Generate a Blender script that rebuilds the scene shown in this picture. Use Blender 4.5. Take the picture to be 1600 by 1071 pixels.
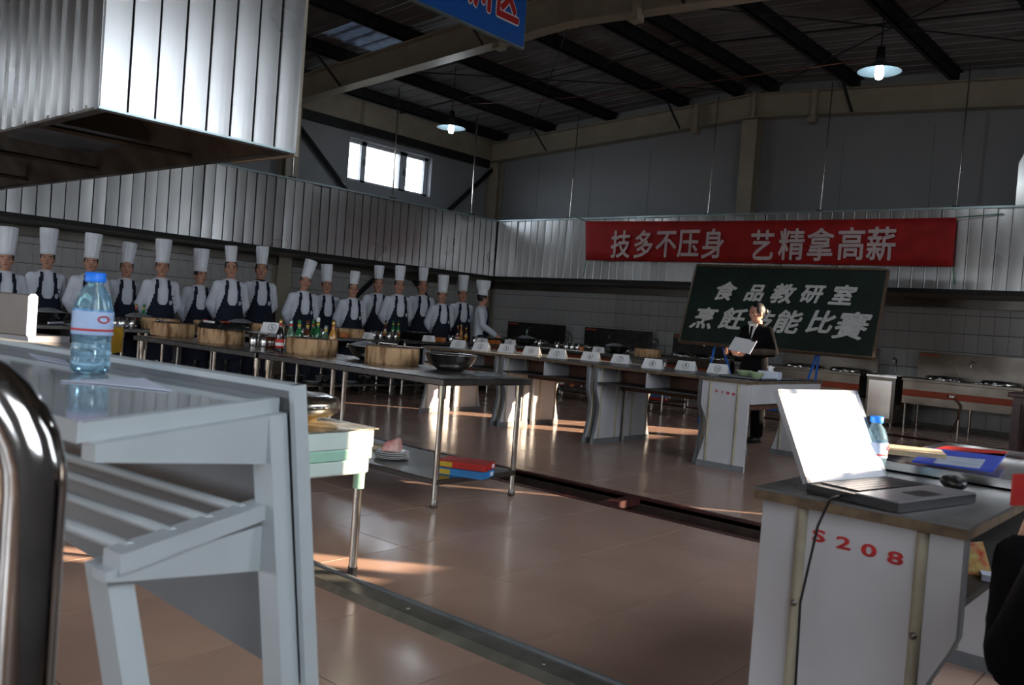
import bpy, bmesh, math, random
from mathutils import Vector, Matrix
random.seed(7)
for o in list(bpy.data.objects): bpy.data.objects.remove(o)
S = bpy.context.scene
COL = S.collection
PI = math.pi
V = Vector
# ------------------------------------------------------------------ camera
EYE = V((0, 0, 1.2))
YAW, PITCH, ROLL = math.radians(41.07), math.radians(-1.335), math.radians(4.262)
fw = V((-math.sin(YAW)*math.cos(PITCH), math.cos(YAW)*math.cos(PITCH), math.sin(PITCH)))
r0 = V((math.cos(YAW), math.sin(YAW), 0)); u0 = r0.cross(fw)
rt = r0*math.cos(ROLL)+u0*math.sin(ROLL); up = -r0*math.sin(ROLL)+u0*math.cos(ROLL)
cam = bpy.data.objects.new('camera', bpy.data.cameras.new('camera')); COL.objects.link(cam)
M = Matrix.Identity(4)
for i in range(3): M[i][0] = rt[i]; M[i][1] = up[i]; M[i][2] = -fw[i]; M[i][3] = EYE[i]
cam.matrix_world = M
cam.data.sensor_width = 36; cam.data.lens = 30.375; cam.data.clip_start = 0.02; cam.data.clip_end = 300
cam.data.dof.use_dof = True; cam.data.dof.focus_distance = 11.0; cam.data.dof.aperture_fstop = 8.0
S.camera = cam
# ------------------------------------------------------------------ world, sun, exposure
w = bpy.data.worlds.new('sky'); S.world = w; w.use_nodes = True
bg = w.node_tree.nodes['Background']; bg.inputs[0].default_value = (.82, .90, 1.0, 1); bg.inputs[1].default_value = 11.0
SUN_H = V((-.804, -.595, 0)); SUN_T = .25
sd = V((SUN_H.x, SUN_H.y, -SUN_T)).normalized()
sl = bpy.data.lights.new('sun', 'SUN'); sl.energy = 34; sl.angle = math.radians(.6); sl.color = (1, .78, .56)
so = bpy.data.objects.new('sun', sl); COL.objects.link(so); so.rotation_euler = sd.to_track_quat('-Z', 'Y').to_euler(); so.location = (8, 12, 9)
S.view_settings.view_transform = 'Standard'; S.view_settings.look = 'None'; S.view_settings.gamma = 1
S.view_settings.use_curve_mapping = False; S.view_settings.exposure = -0.15

# ------------------------------------------------------------------ picking points on real surfaces
def at(px, py, z=None, x=None, y=None):
    d = rt*(px-800)-up*(py-535.5)+fw*1350
    if z is not None: t = (z-EYE.z)/d.z
    elif x is not None: t = x/d.x
    else: t = y/d.y
    return EYE+d*t

def proj(p):
    d = V(p)-EYE; z = max(d.dot(fw), .01); return 800+1350*d.dot(rt)/z, 535.5-1350*d.dot(up)/z
def colx(px, z, x=None, y=None):
    # the point of a table line (fixed x or fixed y, height z) that stands at image column px
    lo, hi = (-2, 15.2) if x is not None else (-14.2, 1.2)
    for _ in range(40):
        m = (lo+hi)/2; p = (x, m, z) if x is not None else (m, y, z)
        if proj(p)[0] < px: lo = m
        else: hi = m
    return V((x, lo, z)) if x is not None else V((lo, y, z))
# ------------------------------------------------------------------ materials
MATS = {}
def mat(name, col, rough=.5, metal=0, noise=0, scale=8, col2=None, bump=0, bscale=None, stretch=None, con=(.35, .65), emit=None, trans=0, ior=1.45, spec=.5, rvar=0, detail=3, alpha=None):
    if name in MATS: return MATS[name]
    m = bpy.data.materials.new(name); m.use_nodes = True; nt = m.node_tree; N = nt.nodes; b = N['Principled BSDF']
    b.inputs['Base Color'].default_value = (*col, 1); b.inputs['Roughness'].default_value = rough; b.inputs['Metallic'].default_value = metal
    b.inputs['Transmission Weight'].default_value = trans; b.inputs['IOR'].default_value = ior; b.inputs['Specular IOR Level'].default_value = spec
    if emit: b.inputs['Emission Color'].default_value = (*emit[0], 1); b.inputs['Emission Strength'].default_value = emit[1]
    tc = N.new('ShaderNodeTexCoord'); mp = N.new('ShaderNodeMapping'); nt.links.new(tc.outputs['Object'], mp.inputs[0])
    if stretch: mp.inputs['Scale'].default_value = stretch
    nz = N.new('ShaderNodeTexNoise'); nz.inputs['Scale'].default_value = scale; nz.inputs['Detail'].default_value = detail
    nt.links.new(mp.outputs[0], nz.inputs[0])
    if noise or col2:
        c2 = col2 or tuple(c*(1-noise) for c in col)
        mx = N.new('ShaderNodeMix'); mx.data_type = 'RGBA'
        cr = N.new('ShaderNodeMapRange'); cr.inputs[1].default_value = con[0]; cr.inputs[2].default_value = con[1]
        nt.links.new(nz.outputs[0], cr.inputs[0]); nt.links.new(cr.outputs[0], mx.inputs[0])
        mx.inputs[6].default_value = (*col, 1); mx.inputs[7].default_value = (*c2, 1)
        nt.links.new(mx.outputs[2], b.inputs['Base Color'])
    if rvar:
        rr = N.new('ShaderNodeMapRange'); rr.inputs[1].default_value = .3; rr.inputs[2].default_value = .7
        rr.inputs[3].default_value = max(0.02, rough-rvar); rr.inputs[4].default_value = rough+rvar
        nt.links.new(nz.outputs[0], rr.inputs[0]); nt.links.new(rr.outputs[0], b.inputs['Roughness'])
    if bump:
        n2 = N.new('ShaderNodeTexNoise'); n2.inputs['Scale'].default_value = bscale or scale*3; nt.links.new(mp.outputs[0], n2.inputs[0])
        bp = N.new('ShaderNodeBump'); bp.inputs['Strength'].default_value = bump; bp.inputs['Distance'].default_value = .02
        nt.links.new(n2.outputs[0], bp.inputs['Height']); nt.links.new(bp.outputs[0], b.inputs['Normal'])
    MATS[name] = m; return m
def galv():
    m = bpy.data.materials.new('galvanised_sheet'); m.use_nodes = True; nt = m.node_tree; N = nt.nodes; b = N['Principled BSDF']
    b.inputs['Metallic'].default_value = 1
    tc = N.new('ShaderNodeTexCoord'); geo = N.new('ShaderNodeNewGeometry')
    vo = N.new('ShaderNodeTexNoise'); vo.inputs['Scale'].default_value = 1.3; vo.inputs['Detail'].default_value = 1; nt.links.new(geo.outputs['Position'], vo.inputs[0])
    cr = N.new('ShaderNodeMapRange'); cr.inputs[1].default_value = .3; cr.inputs[2].default_value = .7; cr.inputs[3].default_value = .50; cr.inputs[4].default_value = .56
    sp = N.new('ShaderNodeSeparateColor'); nt.links.new(vo.outputs['Color'], sp.inputs[0]); nt.links.new(sp.outputs[0], cr.inputs[0])
    cc = N.new('ShaderNodeCombineColor')
    nt.links.new(cr.outputs[0], cc.inputs[0]); nt.links.new(cr.outputs[0], cc.inputs[1])
    ad = N.new('ShaderNodeMath'); ad.operation = 'MULTIPLY'; ad.inputs[1].default_value = .985; nt.links.new(cr.outputs[0], ad.inputs[0]); nt.links.new(ad.outputs[0], cc.inputs[2])
    nt.links.new(cc.outputs[0], b.inputs['Base Color'])
    rr = N.new('ShaderNodeMapRange'); rr.inputs[1].default_value = .3; rr.inputs[2].default_value = .7; rr.inputs[3].default_value = .27; rr.inputs[4].default_value = .32; nt.links.new(sp.outputs[1], rr.inputs[0]); nt.links.new(rr.outputs[0], b.inputs['Roughness'])
    nz = N.new('ShaderNodeTexNoise'); nz.inputs['Scale'].default_value = 2.2; nz.inputs['Detail'].default_value = 0; nt.links.new(geo.outputs['Position'], nz.inputs[0])
    bp = N.new('ShaderNodeBump'); bp.inputs['Strength'].default_value = .2; bp.inputs['Distance'].default_value = .012
    nt.links.new(nz.outputs[0], bp.inputs['Height']); nt.links.new(bp.outputs[0], b.inputs['Normal'])
    MATS['galv'] = m; return m
GALV = galv()
STEEL = mat('stainless_steel', (.52, .51, .49), .2, 1, noise=.06, scale=3, rvar=.03)
DSTEEL = mat('worn_steel_top', (.24, .235, .23), .26, 1, noise=.1, scale=3, rvar=.04)
TSTEEL = mat('tube_steel', (.62, .58, .52), .2, 1, noise=.15, scale=9, rvar=.08)
CHROME = mat('polished_chrome', (.55, .53, .5), .12, 1, noise=.3, scale=14, rvar=.06)
GREASE = mat('greasy_hood_inside', (.16, .14, .11), .4, .8, noise=.5, scale=3, rvar=.1)
TROUGH = mat('hood_trough_steel', (.17, .155, .135), .34, 1, noise=.2, scale=2, rvar=.04)
TRIM = mat('hood_edge_trim', (.4, .5, .52), .35, .8, noise=.2, scale=5)
BLACKEDGE = mat('black_hood_edge', (.015, .014, .013), .5, .3, noise=.3)  # black tone for hood backing sheets and bottom edges
WALLW = mat('painted_wall_panel', (.24, .245, .26), .6, noise=.06, scale=1.2, bump=.03, bscale=30)
TILEW = mat('white_glazed_tile', (.42, .41, .39), .3, noise=.1, scale=2, rvar=.08, bump=.04, bscale=8)
GROUT = mat('tile_grout', (.22, .21, .2), .9, noise=.3, scale=20)
CREAM = mat('cream_painted_steel', (.33, .29, .22), .5, noise=.15, scale=3, bump=.04)
DARKST = mat('dark_steel_purlin', (.018, .018, .019), .6, .3, noise=.3)
ROOF = mat('roof_lining_sheet', (.15, .142, .14), .7, noise=.25, scale=2.5, bump=.1, bscale=12)
FLOORT = mat('brown_floor_tile', (.46, .30, .235), .2, noise=.0, scale=2.2, col2=(.40, .26, .2), rvar=.05, bump=.03, bscale=3, spec=.6)
JOINT = mat('dark_floor_joint', (.07, .045, .035), .8, noise=.3)
REDIRON = mat('dark_red_drain_steel', (.085, .022, .02), .45, .2, noise=.4, scale=12)
PIT = mat('dark_drain_pit', (.012, .008, .007), .7, noise=.4)  # near-black tone over the whole drain bottom
RAILM = mat('worn_grey_rail_metal', (.25, .24, .21), .4, .6, noise=.35, scale=7, rvar=.1, bump=.1)
WHITEP = mat('white_laminate_panel', (.52, .52, .54), .45, noise=.08, scale=4, bump=.04, bscale=40)
YELB = mat('yellowed_batten', (.42, .38, .28), .5, noise=.3, scale=7)
GREYB = mat('grey_plastic_edging', (.17, .18, .19), .5, noise=.2, scale=9)
DTOP = mat('dark_grey_laminate', (.11, .108, .105), .3, noise=.12, scale=3, rvar=.04)
CHIP = mat('brown_board_edge', (.17, .115, .065), .7, noise=.5, scale=25)
DSHELF = mat('dark_desk_shelf', (.045, .04, .038), .5, noise=.3)
BROWNB = mat('brown_fibreboard', (.11, .045, .025), .7, noise=.35, scale=8)
SCREW = mat('screw_metal', (.3, .29, .27), .35, 1, noise=.2)
RED = mat('red_cloth', (.42, .012, .012), .75, noise=.25, scale=4, bump=.12, bscale=6)
LETW = mat('pale_lettering', (.62, .5, .5), .7, noise=.1)
LETB = mat('chalk_white_lettering', (.55, .56, .55), .8, noise=.25, scale=30)
BOARD = mat('green_chalkboard', (.008, .022, .016), .55, noise=.4, scale=3, rvar=.08)
BOARDF = mat('board_frame_wood', (.12, .08, .05), .4, noise=.4, scale=15)
BLUEP = mat('blue_painted_tube', (.01, .14, .6), .35, noise=.15)
STENCIL = mat('red_stencil_paint', (.55, .03, .03), .7, noise=.35, scale=35)
WCOTTON = mat('white_cotton_jacket', (.66, .69, .76), .85, noise=.1, scale=6, bump=.35, bscale=9)
HATW = mat('white_paper_hat', (.80, .83, .88), .8, noise=.06, bump=.05)
NAVY = mat('navy_apron_cloth', (.0045, .0075, .022), .85, noise=.25, scale=6, bump=.2, bscale=10)
BADGE = mat('white_emblem_print', (.5, .52, .6), .8, noise=.35, scale=120)
SKIN = mat('skin', (.52, .275, .19), .55, noise=.12, scale=14, spec=.3)
LIPS = mat('lips', (.3, .1, .08), .5, noise=.1)
HAIR = mat('black_hair', (.009, .008, .008), .5, noise=.3, scale=30, bump=.2)
EYEM = mat('dark_eyes', (.012, .01, .01), .3, noise=.1)
BLACKC = mat('black_suit_cloth', (.0035, .0035, .005), .9, noise=.3, scale=8, bump=.2, bscale=9, spec=.12)
TROUS = mat('dark_trousers', (.012, .015, .028), .9, noise=.2, bump=.2)
SHOE = mat('black_shoe', (.01, .01, .01), .4, noise=.2)
PAPER = mat('white_paper', (.72, .72, .72), .85, noise=.05, scale=3)
PAPERC = mat('bluish_white_paper', (.58, .62, .74), .8, noise=.06, scale=3)
INK = mat('black_ink', (.015, .015, .018), .7, noise=.1)
ORANGE = mat('orange_packet', (.5, .14, .02), .5, noise=.45, scale=22)
WOODB = mat('chopping_block_side', (.48, .30, .155), .8, noise=.0, scale=26, col2=(.15, .07, .025), stretch=(1, 1, .2), con=(.46, .64), bump=.8, bscale=22, detail=6)
WOODT = mat('chopping_block_top', (.24, .15, .09), .7, noise=.45, scale=9, bump=.1)
BARK = mat('block_rim', (.13, .07, .035), .8, noise=.4, scale=20)
BLACKP = mat('black_plastic', (.012, .012, .013), .35, noise=.2)
REDP = mat('red_print', (.5, .02, .015), .5, noise=.2)
YELP = mat('yellow_print', (.6, .42, .03), .5, noise=.2)
BLUEPR = mat('blue_print', (.03, .22, .55), .5, noise=.25, scale=14)
GGLASS = mat('green_bottle_glass', (.02, .16, .05), .12, noise=.2, spec=.8)
LGLASS = mat('pale_green_bottle', (.11, .2, .13), .12, noise=.2, spec=.8)
BGLASS = mat('brown_bottle_glass', (.07, .018, .008), .12, noise=.2, spec=.8)
AGLASS = mat('amber_bottle', (.45, .2, .04), .15, noise=.2, spec=.8)
KGLASS = mat('dark_soy_bottle', (.015, .01, .008), .12, noise=.2, spec=.8)
GOLDCAP = mat('gold_cap', (.5, .35, .12), .35, .8, noise=.2)
MINT = mat('mint_green_enamel', (.42, .72, .56), .35, noise=.08, scale=4)
MINTL = mat('pale_mint_enamel', (.68, .80, .74), .35, noise=.06, scale=4)
GREYP = mat('light_grey_enamel', (.46, .50, .51), .35, noise=.07, scale=5, rvar=.05)
GREYD = mat('grey_modesty_panel', (.17, .18, .19), .45, noise=.12, scale=4)
GTOP = mat('glossy_grey_desk_top', (.30, .34, .36), .08, noise=.1, scale=3, spec=.9)
LAPS = mat('silver_laptop_plastic', (.22, .22, .24), .3, .4, noise=.1)
LAPK = mat('black_laptop_keys', (.014, .014, .016), .3, noise=.15)
SCREEN = mat('lit_screen_and_rim_glow', (.7, .7, .72), .35, noise=.02, emit=((.93, .95, 1), 1.6))
MEAT = mat('raw_meat', (.6, .2, .18), .4, noise=.0, scale=14, col2=(.75, .48, .42))
CHINA = mat('white_china', (.6, .6, .58), .2, noise=.05)
CELADON = mat('pale_green_bowl', (.4, .5, .28), .3, noise=.1)
GREYTRAY = mat('grey_plastic_tray', (.12, .125, .13), .4, noise=.1)
YCLOTH = mat('yellow_cloth', (.5, .28, .02), .9, noise=.2, bump=.3)
STOVERED = mat('orange_red_strip', (.42, .06, .015), .5, noise=.2)
STOVES = mat('stove_steel', (.18, .15, .12), .32, 1, noise=.2, scale=3, rvar=.05)
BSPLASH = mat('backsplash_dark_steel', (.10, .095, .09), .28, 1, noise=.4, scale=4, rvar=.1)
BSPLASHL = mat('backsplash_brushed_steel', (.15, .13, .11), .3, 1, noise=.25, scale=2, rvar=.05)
HOSE = mat('brown_rubber_hose', (.13, .05, .03), .6, noise=.2)
SIGNB = mat('blue_sign_board', (.005, .10, .45), .5, noise=.05)
SIGNW = mat('white_sign_outline', (.75, .75, .78), .5, noise=.03)
SIGNR = mat('red_sign_letters', (.45, .015, .02), .5, noise=.05)
FRAMEW = mat('white_window_frame', (.42, .44, .48), .4, noise=.05)
LAMPSH = mat('lamp_enamel', (.09, .125, .14), .3, .3, noise=.1)
BULB = mat('lit_bulb', (1, 1, 1), .4, noise=.01, emit=((.85, .95, 1), 26))
DRWOOD = mat('dark_red_wood', (.07, .012, .01), .35, noise=.3, scale=14)
BLUEF = mat('blue_folder_print', (.03, .07, .5), .35, noise=.1)
FOLDW = mat('folder_window_print', (.45, .5, .62), .4, noise=.3, scale=12)
KRAFT = mat('cream_paper_stack', (.62, .5, .34), .8, noise=.2, scale=9)
CANDY = mat('red_orange_packet_print', (.62, .07, .02), .4, noise=.0, scale=38, col2=(.75, .62, .2))
WATER = mat('clear_blue_water_bottle', (.48, .80, 1.0), .03, noise=.08, scale=5, trans=.86, ior=1.33)
BCAP = mat('blue_bottle_cap', (.01, .2, .85), .4, noise=.05)
BLABEL = mat('pale_blue_bottle_label', (.38, .5, .72), .5, noise=.15, scale=14)
GLASSM = mat('window_glass', (.95, .98, 1), .0, noise=.02, trans=1, ior=1.02, spec=.2)
SKYL = mat('translucent_roof_panel', (.3, .38, .5), .5, noise=.3, scale=9, trans=.12, ior=1.1)
GROUND = mat('outside_ground', (.2, .19, .17), .9, noise=.3, scale=.5)
GREEN2 = mat('green_netting', (.03, .25, .12), .7, noise=.3)
NETGREY = mat('crumpled_clear_plastic', (.28, .3, .31), .25, noise=.4, scale=12, bump=.6, bscale=30)

# ------------------------------------------------------------------ mesh builder
class MB:
    def __init__(s): s.v = []; s.f = []; s.m = []; s.sm = []; s.mats = []; s.cur = 0; s.smooth = False
    def mat(s, m):
        if m not in s.mats: s.mats.append(m)
        s.cur = s.mats.index(m); return s
    def add(s, vs, fs, smooth=None):
        n = len(s.v); s.v += [tuple(v) for v in vs]
        for f in fs: s.f.append([i+n for i in f]); s.m.append(s.cur); s.sm.append(s.smooth if smooth is None else smooth)
        return s
    def box(s, a, b, bev=0):
        x0, y0, z0 = [min(a[i], b[i]) for i in range(3)]; x1, y1, z1 = [max(a[i], b[i]) for i in range(3)]
        if bev:
            e = min(bev, (x1-x0)/2.1, (y1-y0)/2.1, (z1-z0)/2.1)
            bm = bmesh.new(); bmesh.ops.create_cube(bm, size=1)
            for v in bm.verts: v.co = ((x0+x1)/2+v.co.x*(x1-x0), (y0+y1)/2+v.co.y*(y1-y0), (z0+z1)/2+v.co.z*(z1-z0))
            bmesh.ops.bevel(bm, geom=bm.edges[:], offset=e, segments=1, affect='EDGES', profile=.5)
            bm.verts.index_update()
            s.add([v.co for v in bm.verts], [[v.index for v in f.verts] for f in bm.faces], False); bm.free(); return s
        return s.add([(x0,y0,z0),(x1,y0,z0),(x1,y1,z0),(x0,y1,z0),(x0,y0,z1),(x1,y0,z1),(x1,y1,z1),(x0,y1,z1)],
                     [(0,3,2,1),(4,5,6,7),(0,1,5,4),(1,2,6,5),(2,3,7,6),(3,0,4,7)], False)
    def hexa(s, p): # 8 corner points: bottom loop then top loop
        return s.add(p, [(0,3,2,1),(4,5,6,7),(0,1,5,4),(1,2,6,5),(2,3,7,6),(3,0,4,7)], False)
    def prism(s, pts, vec):
        n = len(pts); vec = V(vec); a = [V(p) for p in pts]; b = [p+vec for p in a]
        return s.add(a+b, [list(range(n))[::-1], list(range(n, 2*n))]+[(i, (i+1) % n, (i+1) % n+n, i+n) for i in range(n)], False)
    def tube(s, pts, r, n=8, caps=True, smooth=True, sy=1, ref=None):
        pts = [V(p) for p in pts]; rs = r if isinstance(r, (list, tuple)) else [r]*len(pts)
        rings = []; pv = None
        for i, p in enumerate(pts):
            if i == 0: t = pts[1]-p
            elif i == len(pts)-1: t = p-pts[i-1]
            else: t = (pts[i+1]-p).normalized()+(p-pts[i-1]).normalized()
            if t.length < 1e-9: t = V((0, 0, 1))
            t.normalize()
            if pv is None:
                a = V(ref) if ref else (V((0, 0, 1)) if abs(t.z) < .9 else V((1, 0, 0)))
                u = (a-t*a.dot(t)).normalized()
            else: u = (pv-t*pv.dot(t)).normalized()
            pv = u; wv = t.cross(u)
            rings.append([p+(u*math.cos(k*2*PI/n)*sy+wv*math.sin(k*2*PI/n))*rs[i] for k in range(n)])
        vs = [q for rg in rings for q in rg]; fs = []
        for i in range(len(rings)-1):
            for k in range(n): fs.append((i*n+k, i*n+(k+1) % n, (i+1)*n+(k+1) % n, (i+1)*n+k))
        s.add(vs, fs, smooth)
        if caps: s.add(rings[0], [list(range(n))[::-1]], False); s.add(rings[-1], [list(range(n))], False)
        return s
    def lathe(s, prof, c=(0, 0, 0), n=20, smooth=True, closed=False, sx=1, sy=1, wob=None):
        c = V(c); vs = []; fs = []; m = len(prof)
        for i, (r, z) in enumerate(prof):
            for k in range(n):
                a = k*2*PI/n; rr = r*(1+(wob(a, i) if wob else 0)); vs.append(c+V((rr*math.cos(a)*sx, rr*math.sin(a)*sy, z)))
        for i in range(m-1):
            for k in range(n): fs.append((i*n+k, i*n+(k+1) % n, (i+1)*n+(k+1) % n, (i+1)*n+k))
        s.add(vs, fs, smooth)
        if prof[0][0] > 1e-4 and closed: s.add(vs[:n], [list(range(n))[::-1]], False)
        if prof[-1][0] > 1e-4 and closed: s.add(vs[-n:], [list(range(n))], False)
        return s
    def ell(s, c, r, n=14, m=10):
        prof = [(math.sin(PI*i/m), -math.cos(PI*i/m)) for i in range(m+1)]
        vs = []; fs = []
        for i, (a, z) in enumerate(prof):
            for k in range(n): t = k*2*PI/n; vs.append((c[0]+r[0]*a*math.cos(t), c[1]+r[1]*a*math.sin(t), c[2]+r[2]*z))
        for i in range(m):
            for k in range(n): fs.append((i*n+k, i*n+(k+1) % n, (i+1)*n+(k+1) % n, (i+1)*n+k))
        return s.add(vs, fs, True)
    def mesh(s, name, m=None):
        me = bpy.data.meshes.new(name); me.from_pydata(s.v, [], s.f); 
        ms = s.mats if s.mats else [m]
        for x in ms: me.materials.append(x)
        me.polygons.foreach_set('material_index', s.m if s.mats else [0]*len(s.f)); me.polygons.foreach_set('use_smooth', s.sm)
        me.update(); return me
    def build(s, name, m=None, parent=None, loc=None, rotz=0):
        return link(name, s.mesh(name, m), parent, loc, rotz)
def link(name, me, parent=None, loc=None, rotz=0):
    o = bpy.data.objects.new(name, me); COL.objects.link(o)
    if parent: o.parent = parent
    if loc is not None: o.location = loc
    if rotz: o.rotation_euler = (0, 0, rotz)
    return o
def tag(o, label=None, cat=None, group=None, kind=None):
    if label: o['label'] = label
    if cat: o['category'] = cat
    if group: o['group'] = group
    if kind: o['kind'] = kind
    return o
def thing(name, label, cat, loc=(0, 0, 0), rotz=0, group=None):
    o = bpy.data.objects.new(name, None); COL.objects.link(o); o.empty_display_size = .1
    o.location = loc; o.rotation_euler = (0, 0, rotz); return tag(o, label, cat, group)
KIDS = {}
def kids(o): return [c for c in bpy.data.objects if c.parent == o]
def copy_tree(o, parent=None, tree=None):
    if tree is None: tree = kidtree(o)
    c = o.copy(); COL.objects.link(c)
    if parent: c.parent = parent
    for ch, sub in tree: copy_tree(ch, c, sub)
    return c
def kidtree(o): return [(c, kidtree(c)) for c in kids(o)]
def dup(o, label, loc, rotz=None, group=None, tree=None, scale=None):
    c = copy_tree(o, None, tree); c.location = loc
    if rotz is not None: c.rotation_euler = (0, 0, rotz)
    if label: c['label'] = label
    if group: c['group'] = group
    if scale: c.scale = (scale,)*3
    return c
def modmesh(me, mods):
    o = bpy.data.objects.new('tmp', me); COL.objects.link(o)
    for typ, kw in mods:
        md = o.modifiers.new('m', typ)
        for k, v in kw.items(): setattr(md, k, v)
    dg = bpy.context.evaluated_depsgraph_get(); r = bpy.data.meshes.new_from_object(o.evaluated_get(dg))
    bpy.data.objects.remove(o); return r
def text_mesh(s, size, m, offset=0, ext=.001, shear=0):
    c = bpy.data.curves.new('lettering', 'FONT'); c.body = s; c.size = size; c.align_x = 'CENTER'; c.align_y = 'CENTER'; c.extrude = ext; c.offset = offset; c.shear = shear
    c.resolution_u = 3
    o = bpy.data.objects.new('t', c); COL.objects.link(o); dg = bpy.context.evaluated_depsgraph_get()
    me = bpy.data.meshes.new_from_object(o.evaluated_get(dg)); bpy.data.objects.remove(o)
    me.materials.clear(); me.materials.append(m); return me
def put_text(s, size, m, parent, loc, rot, offset=0, name='lettering', ext=.001, shear=0, sx=1, sy=1):
    me = text_mesh(s, size, m, 0, ext, shear)
    if offset:   # embolden: shifted copies of the same strokes in one mesh
        bm = bmesh.new(); 
        for k in range(8):
            n0 = len(bm.verts); bm.from_mesh(me); bm.verts.ensure_lookup_table()
            dx, dy = offset*math.cos(k*PI/4), offset*math.sin(k*PI/4)
            for v in bm.verts[n0:]: v.co.x += dx; v.co.y += dy; v.co.z += k*.00004
        bm.to_mesh(me); bm.free()
    # centre on the inked bounding box
    xs = [v.co.x for v in me.vertices]; ys = [v.co.y for v in me.vertices]
    if xs: 
        cx, cy = (min(xs)+max(xs))/2, (min(ys)+max(ys))/2
        for v in me.vertices: v.co.x -= cx; v.co.y -= cy
    o = link(name, me, parent, loc); o.rotation_euler = rot; o.scale = (sx, sy, 1); return o

# ================================================================== THE ROOM
XL, YB, XR, YF = -14.3, 15.3, 1.3, -8.5
HB, HT = 2.16, 3.43        # hood bottom / top
def rz(x): return 5.37-.058*abs(x+7.55)     # underside of the rafters
# ---- floor
D1a, D1b, D2a, D2b = 4.93, 5.36, 12.72, 12.98
fl = MB().mat(JOINT)
for (a, b) in ((YF, D1a), (D1b, D2a), (D2b, YB+.3)): fl.box((XL-.3, a, -.2), (XR+.3, b, -.012))
floor = fl.build('floor'); floor['kind'] = 'structure'
pitb = MB().mat(PIT)
for (a, b) in ((D1a, D1b), (D2a, D2b)): pitb.box((XL, a, -.2), (XR, b, -.11))
pitb.build('drain_pit', None, floor)
TS = .64
tiles = []
for i in range(-24, 9):
    for j in range(-18, 21):
        x0, x1 = -2.0+i*TS, -2.0+(i+1)*TS; y0, y1 = 3.03+j*TS, 3.03+(j+1)*TS
        for (ya, yb) in ((YF, D1a-.05), (D1b+.05, D2a-.03), (D2b+.03, YB)):
            a, b = max(y0, ya), min(y1, yb); xa, xb = max(x0, XL), min(x1, XR)
            if b-a < .02 or xb-xa < .02: continue
            c = V(((xa+xb)/2, (a+b)/2, 0)); d = (c-EYE); z = d.dot(fw); px = 800+1350*d.dot(rt)/max(z, .01); py = 535.5-1350*d.dot(up)/max(z, .01)
            vis = z > .5 and -80 < px < 1680 and py < 1250
            tiles.append((0 if vis else 1, d.length, xa, xb, a, b))
tiles.sort()
cache = {}
stuff = MB().mat(FLOORT)
for k, (nv, d, xa, xb, a, b) in enumerate(tiles):
    g = .0025; sx, sy = round(xb-xa-2*g, 4), round(b-a-2*g, 4)
    if k < 290 and not nv:
        if (sx, sy) not in cache: cache[(sx, sy)] = MB().box((-sx/2, -sy/2, -.012), (sx/2, sy/2, 0)).mesh('floor_tile', FLOORT)
        link('floor_tile', cache[(sx, sy)], floor, ((xa+xb)/2, (a+b)/2, 0))
    else: stuff.box((xa+g, a+g, -.012), (xb-g, b-g, 0))
t = stuff.build('floor_tiles', None, floor); t['kind'] = 'stuff'
# drain frames with cross bars
for nm, (a, b, w_) in {'a': (D1a, D1b, .05), 'b': (D2a, D2b, .03)}.items():
    m = MB().mat(REDIRON)
    m.box((XL, a-w_, -.04), (XR, a, .004)); m.box((XL, b, -.04), (XR, b+w_, .004))
    m.build('drain_frame', None, floor)
    for x in (-13.2, -11.2, -9.2, -7.2, -5.3, -3.42, -1.5, .4):
        MB().mat(REDIRON).box((x, a, -.05), (x+.09, b, .002)).build('drain_crossbar', None, floor)
# raised floor rail in the foreground
rl = thing('floor_rail', 'raised grey metal rail across the brown floor in the foreground', 'rail', (-2.5, 2.37, 0))
m = MB().mat(RAILM).prism([(-3.2, -.08, 0), (-3.2, .09, 0), (-3.2, .07, .022), (-3.2, .02, .034), (-3.2, -.05, .026)], (6.3, 0, 0)); m.build('rail_profile', None, rl)
MB().mat(GREYB).box((-3.2, .045, .024), (3.1, .06, .04)).build('rail_lip', None, rl)
for k in range(8): MB().mat(SCREW).lathe([(0, .034), (.009, .034), (.009, .03), (.011, .024)], (-2.8+k*.7, -.01, 0), 8).build('screw', None, rl)

# ---- walls
def wall(name): o = bpy.data.objects.new(name, None); COL.objects.link(o); o['kind'] = 'structure'; return o
W1 = (10.95, 13.25, 3.85, 4.72)    # high window in the left wall: y0 y1 z0 z1
m = MB().mat(WALLW)
T_ = XL-.3
LH = [(-1.2, -.8)]; yy_ = YF  # unseen slot added for the bright streak mirrored in the foreground hood
for (a, b) in LH:
    m.box((T_, yy_, 0), (XL, a, 5.7)); m.box((T_, a, 0), (XL, b, W1[2])); m.box((T_, a, W1[3]), (XL, b, 5.7)); yy_ = b
m.box((T_, yy_, 0), (XL, W1[0], 5.7)); m.box((T_, W1[1], 0), (XL, YB, 5.7)); m.box((T_, W1[0], 0), (XL, W1[1], W1[2])); m.box((T_, W1[0], W1[3]), (XL, W1[1], 5.7))
wl = m.build('wall_left'); wl['kind'] = 'structure'
m = MB().mat(WALLW); m.box((T_, YB, 0), (XR+.3, YB+.3, 6.1)); wb = m.build('wall_back'); wb['kind'] = 'structure'
m = MB().mat(WALLW); FO = [(-12.5, -10.2), (-8.4, -6.1), (-4.2, -1.9)]; xx_ = T_  # unseen window openings added to light the room from the front
for (a, b) in FO:
    m.box((xx_, YF-.3, 0), (a, YF, 6.1)); m.box((a, YF-.3, 0), (b, YF, 1.2)); m.box((a, YF-.3, 3.4), (b, YF, 6.1)); xx_ = b
m.box((xx_, YF-.3, 0), (XR+.3, YF, 6.1)); wf = m.build('wall_front'); wf['kind'] = 'structure'
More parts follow.
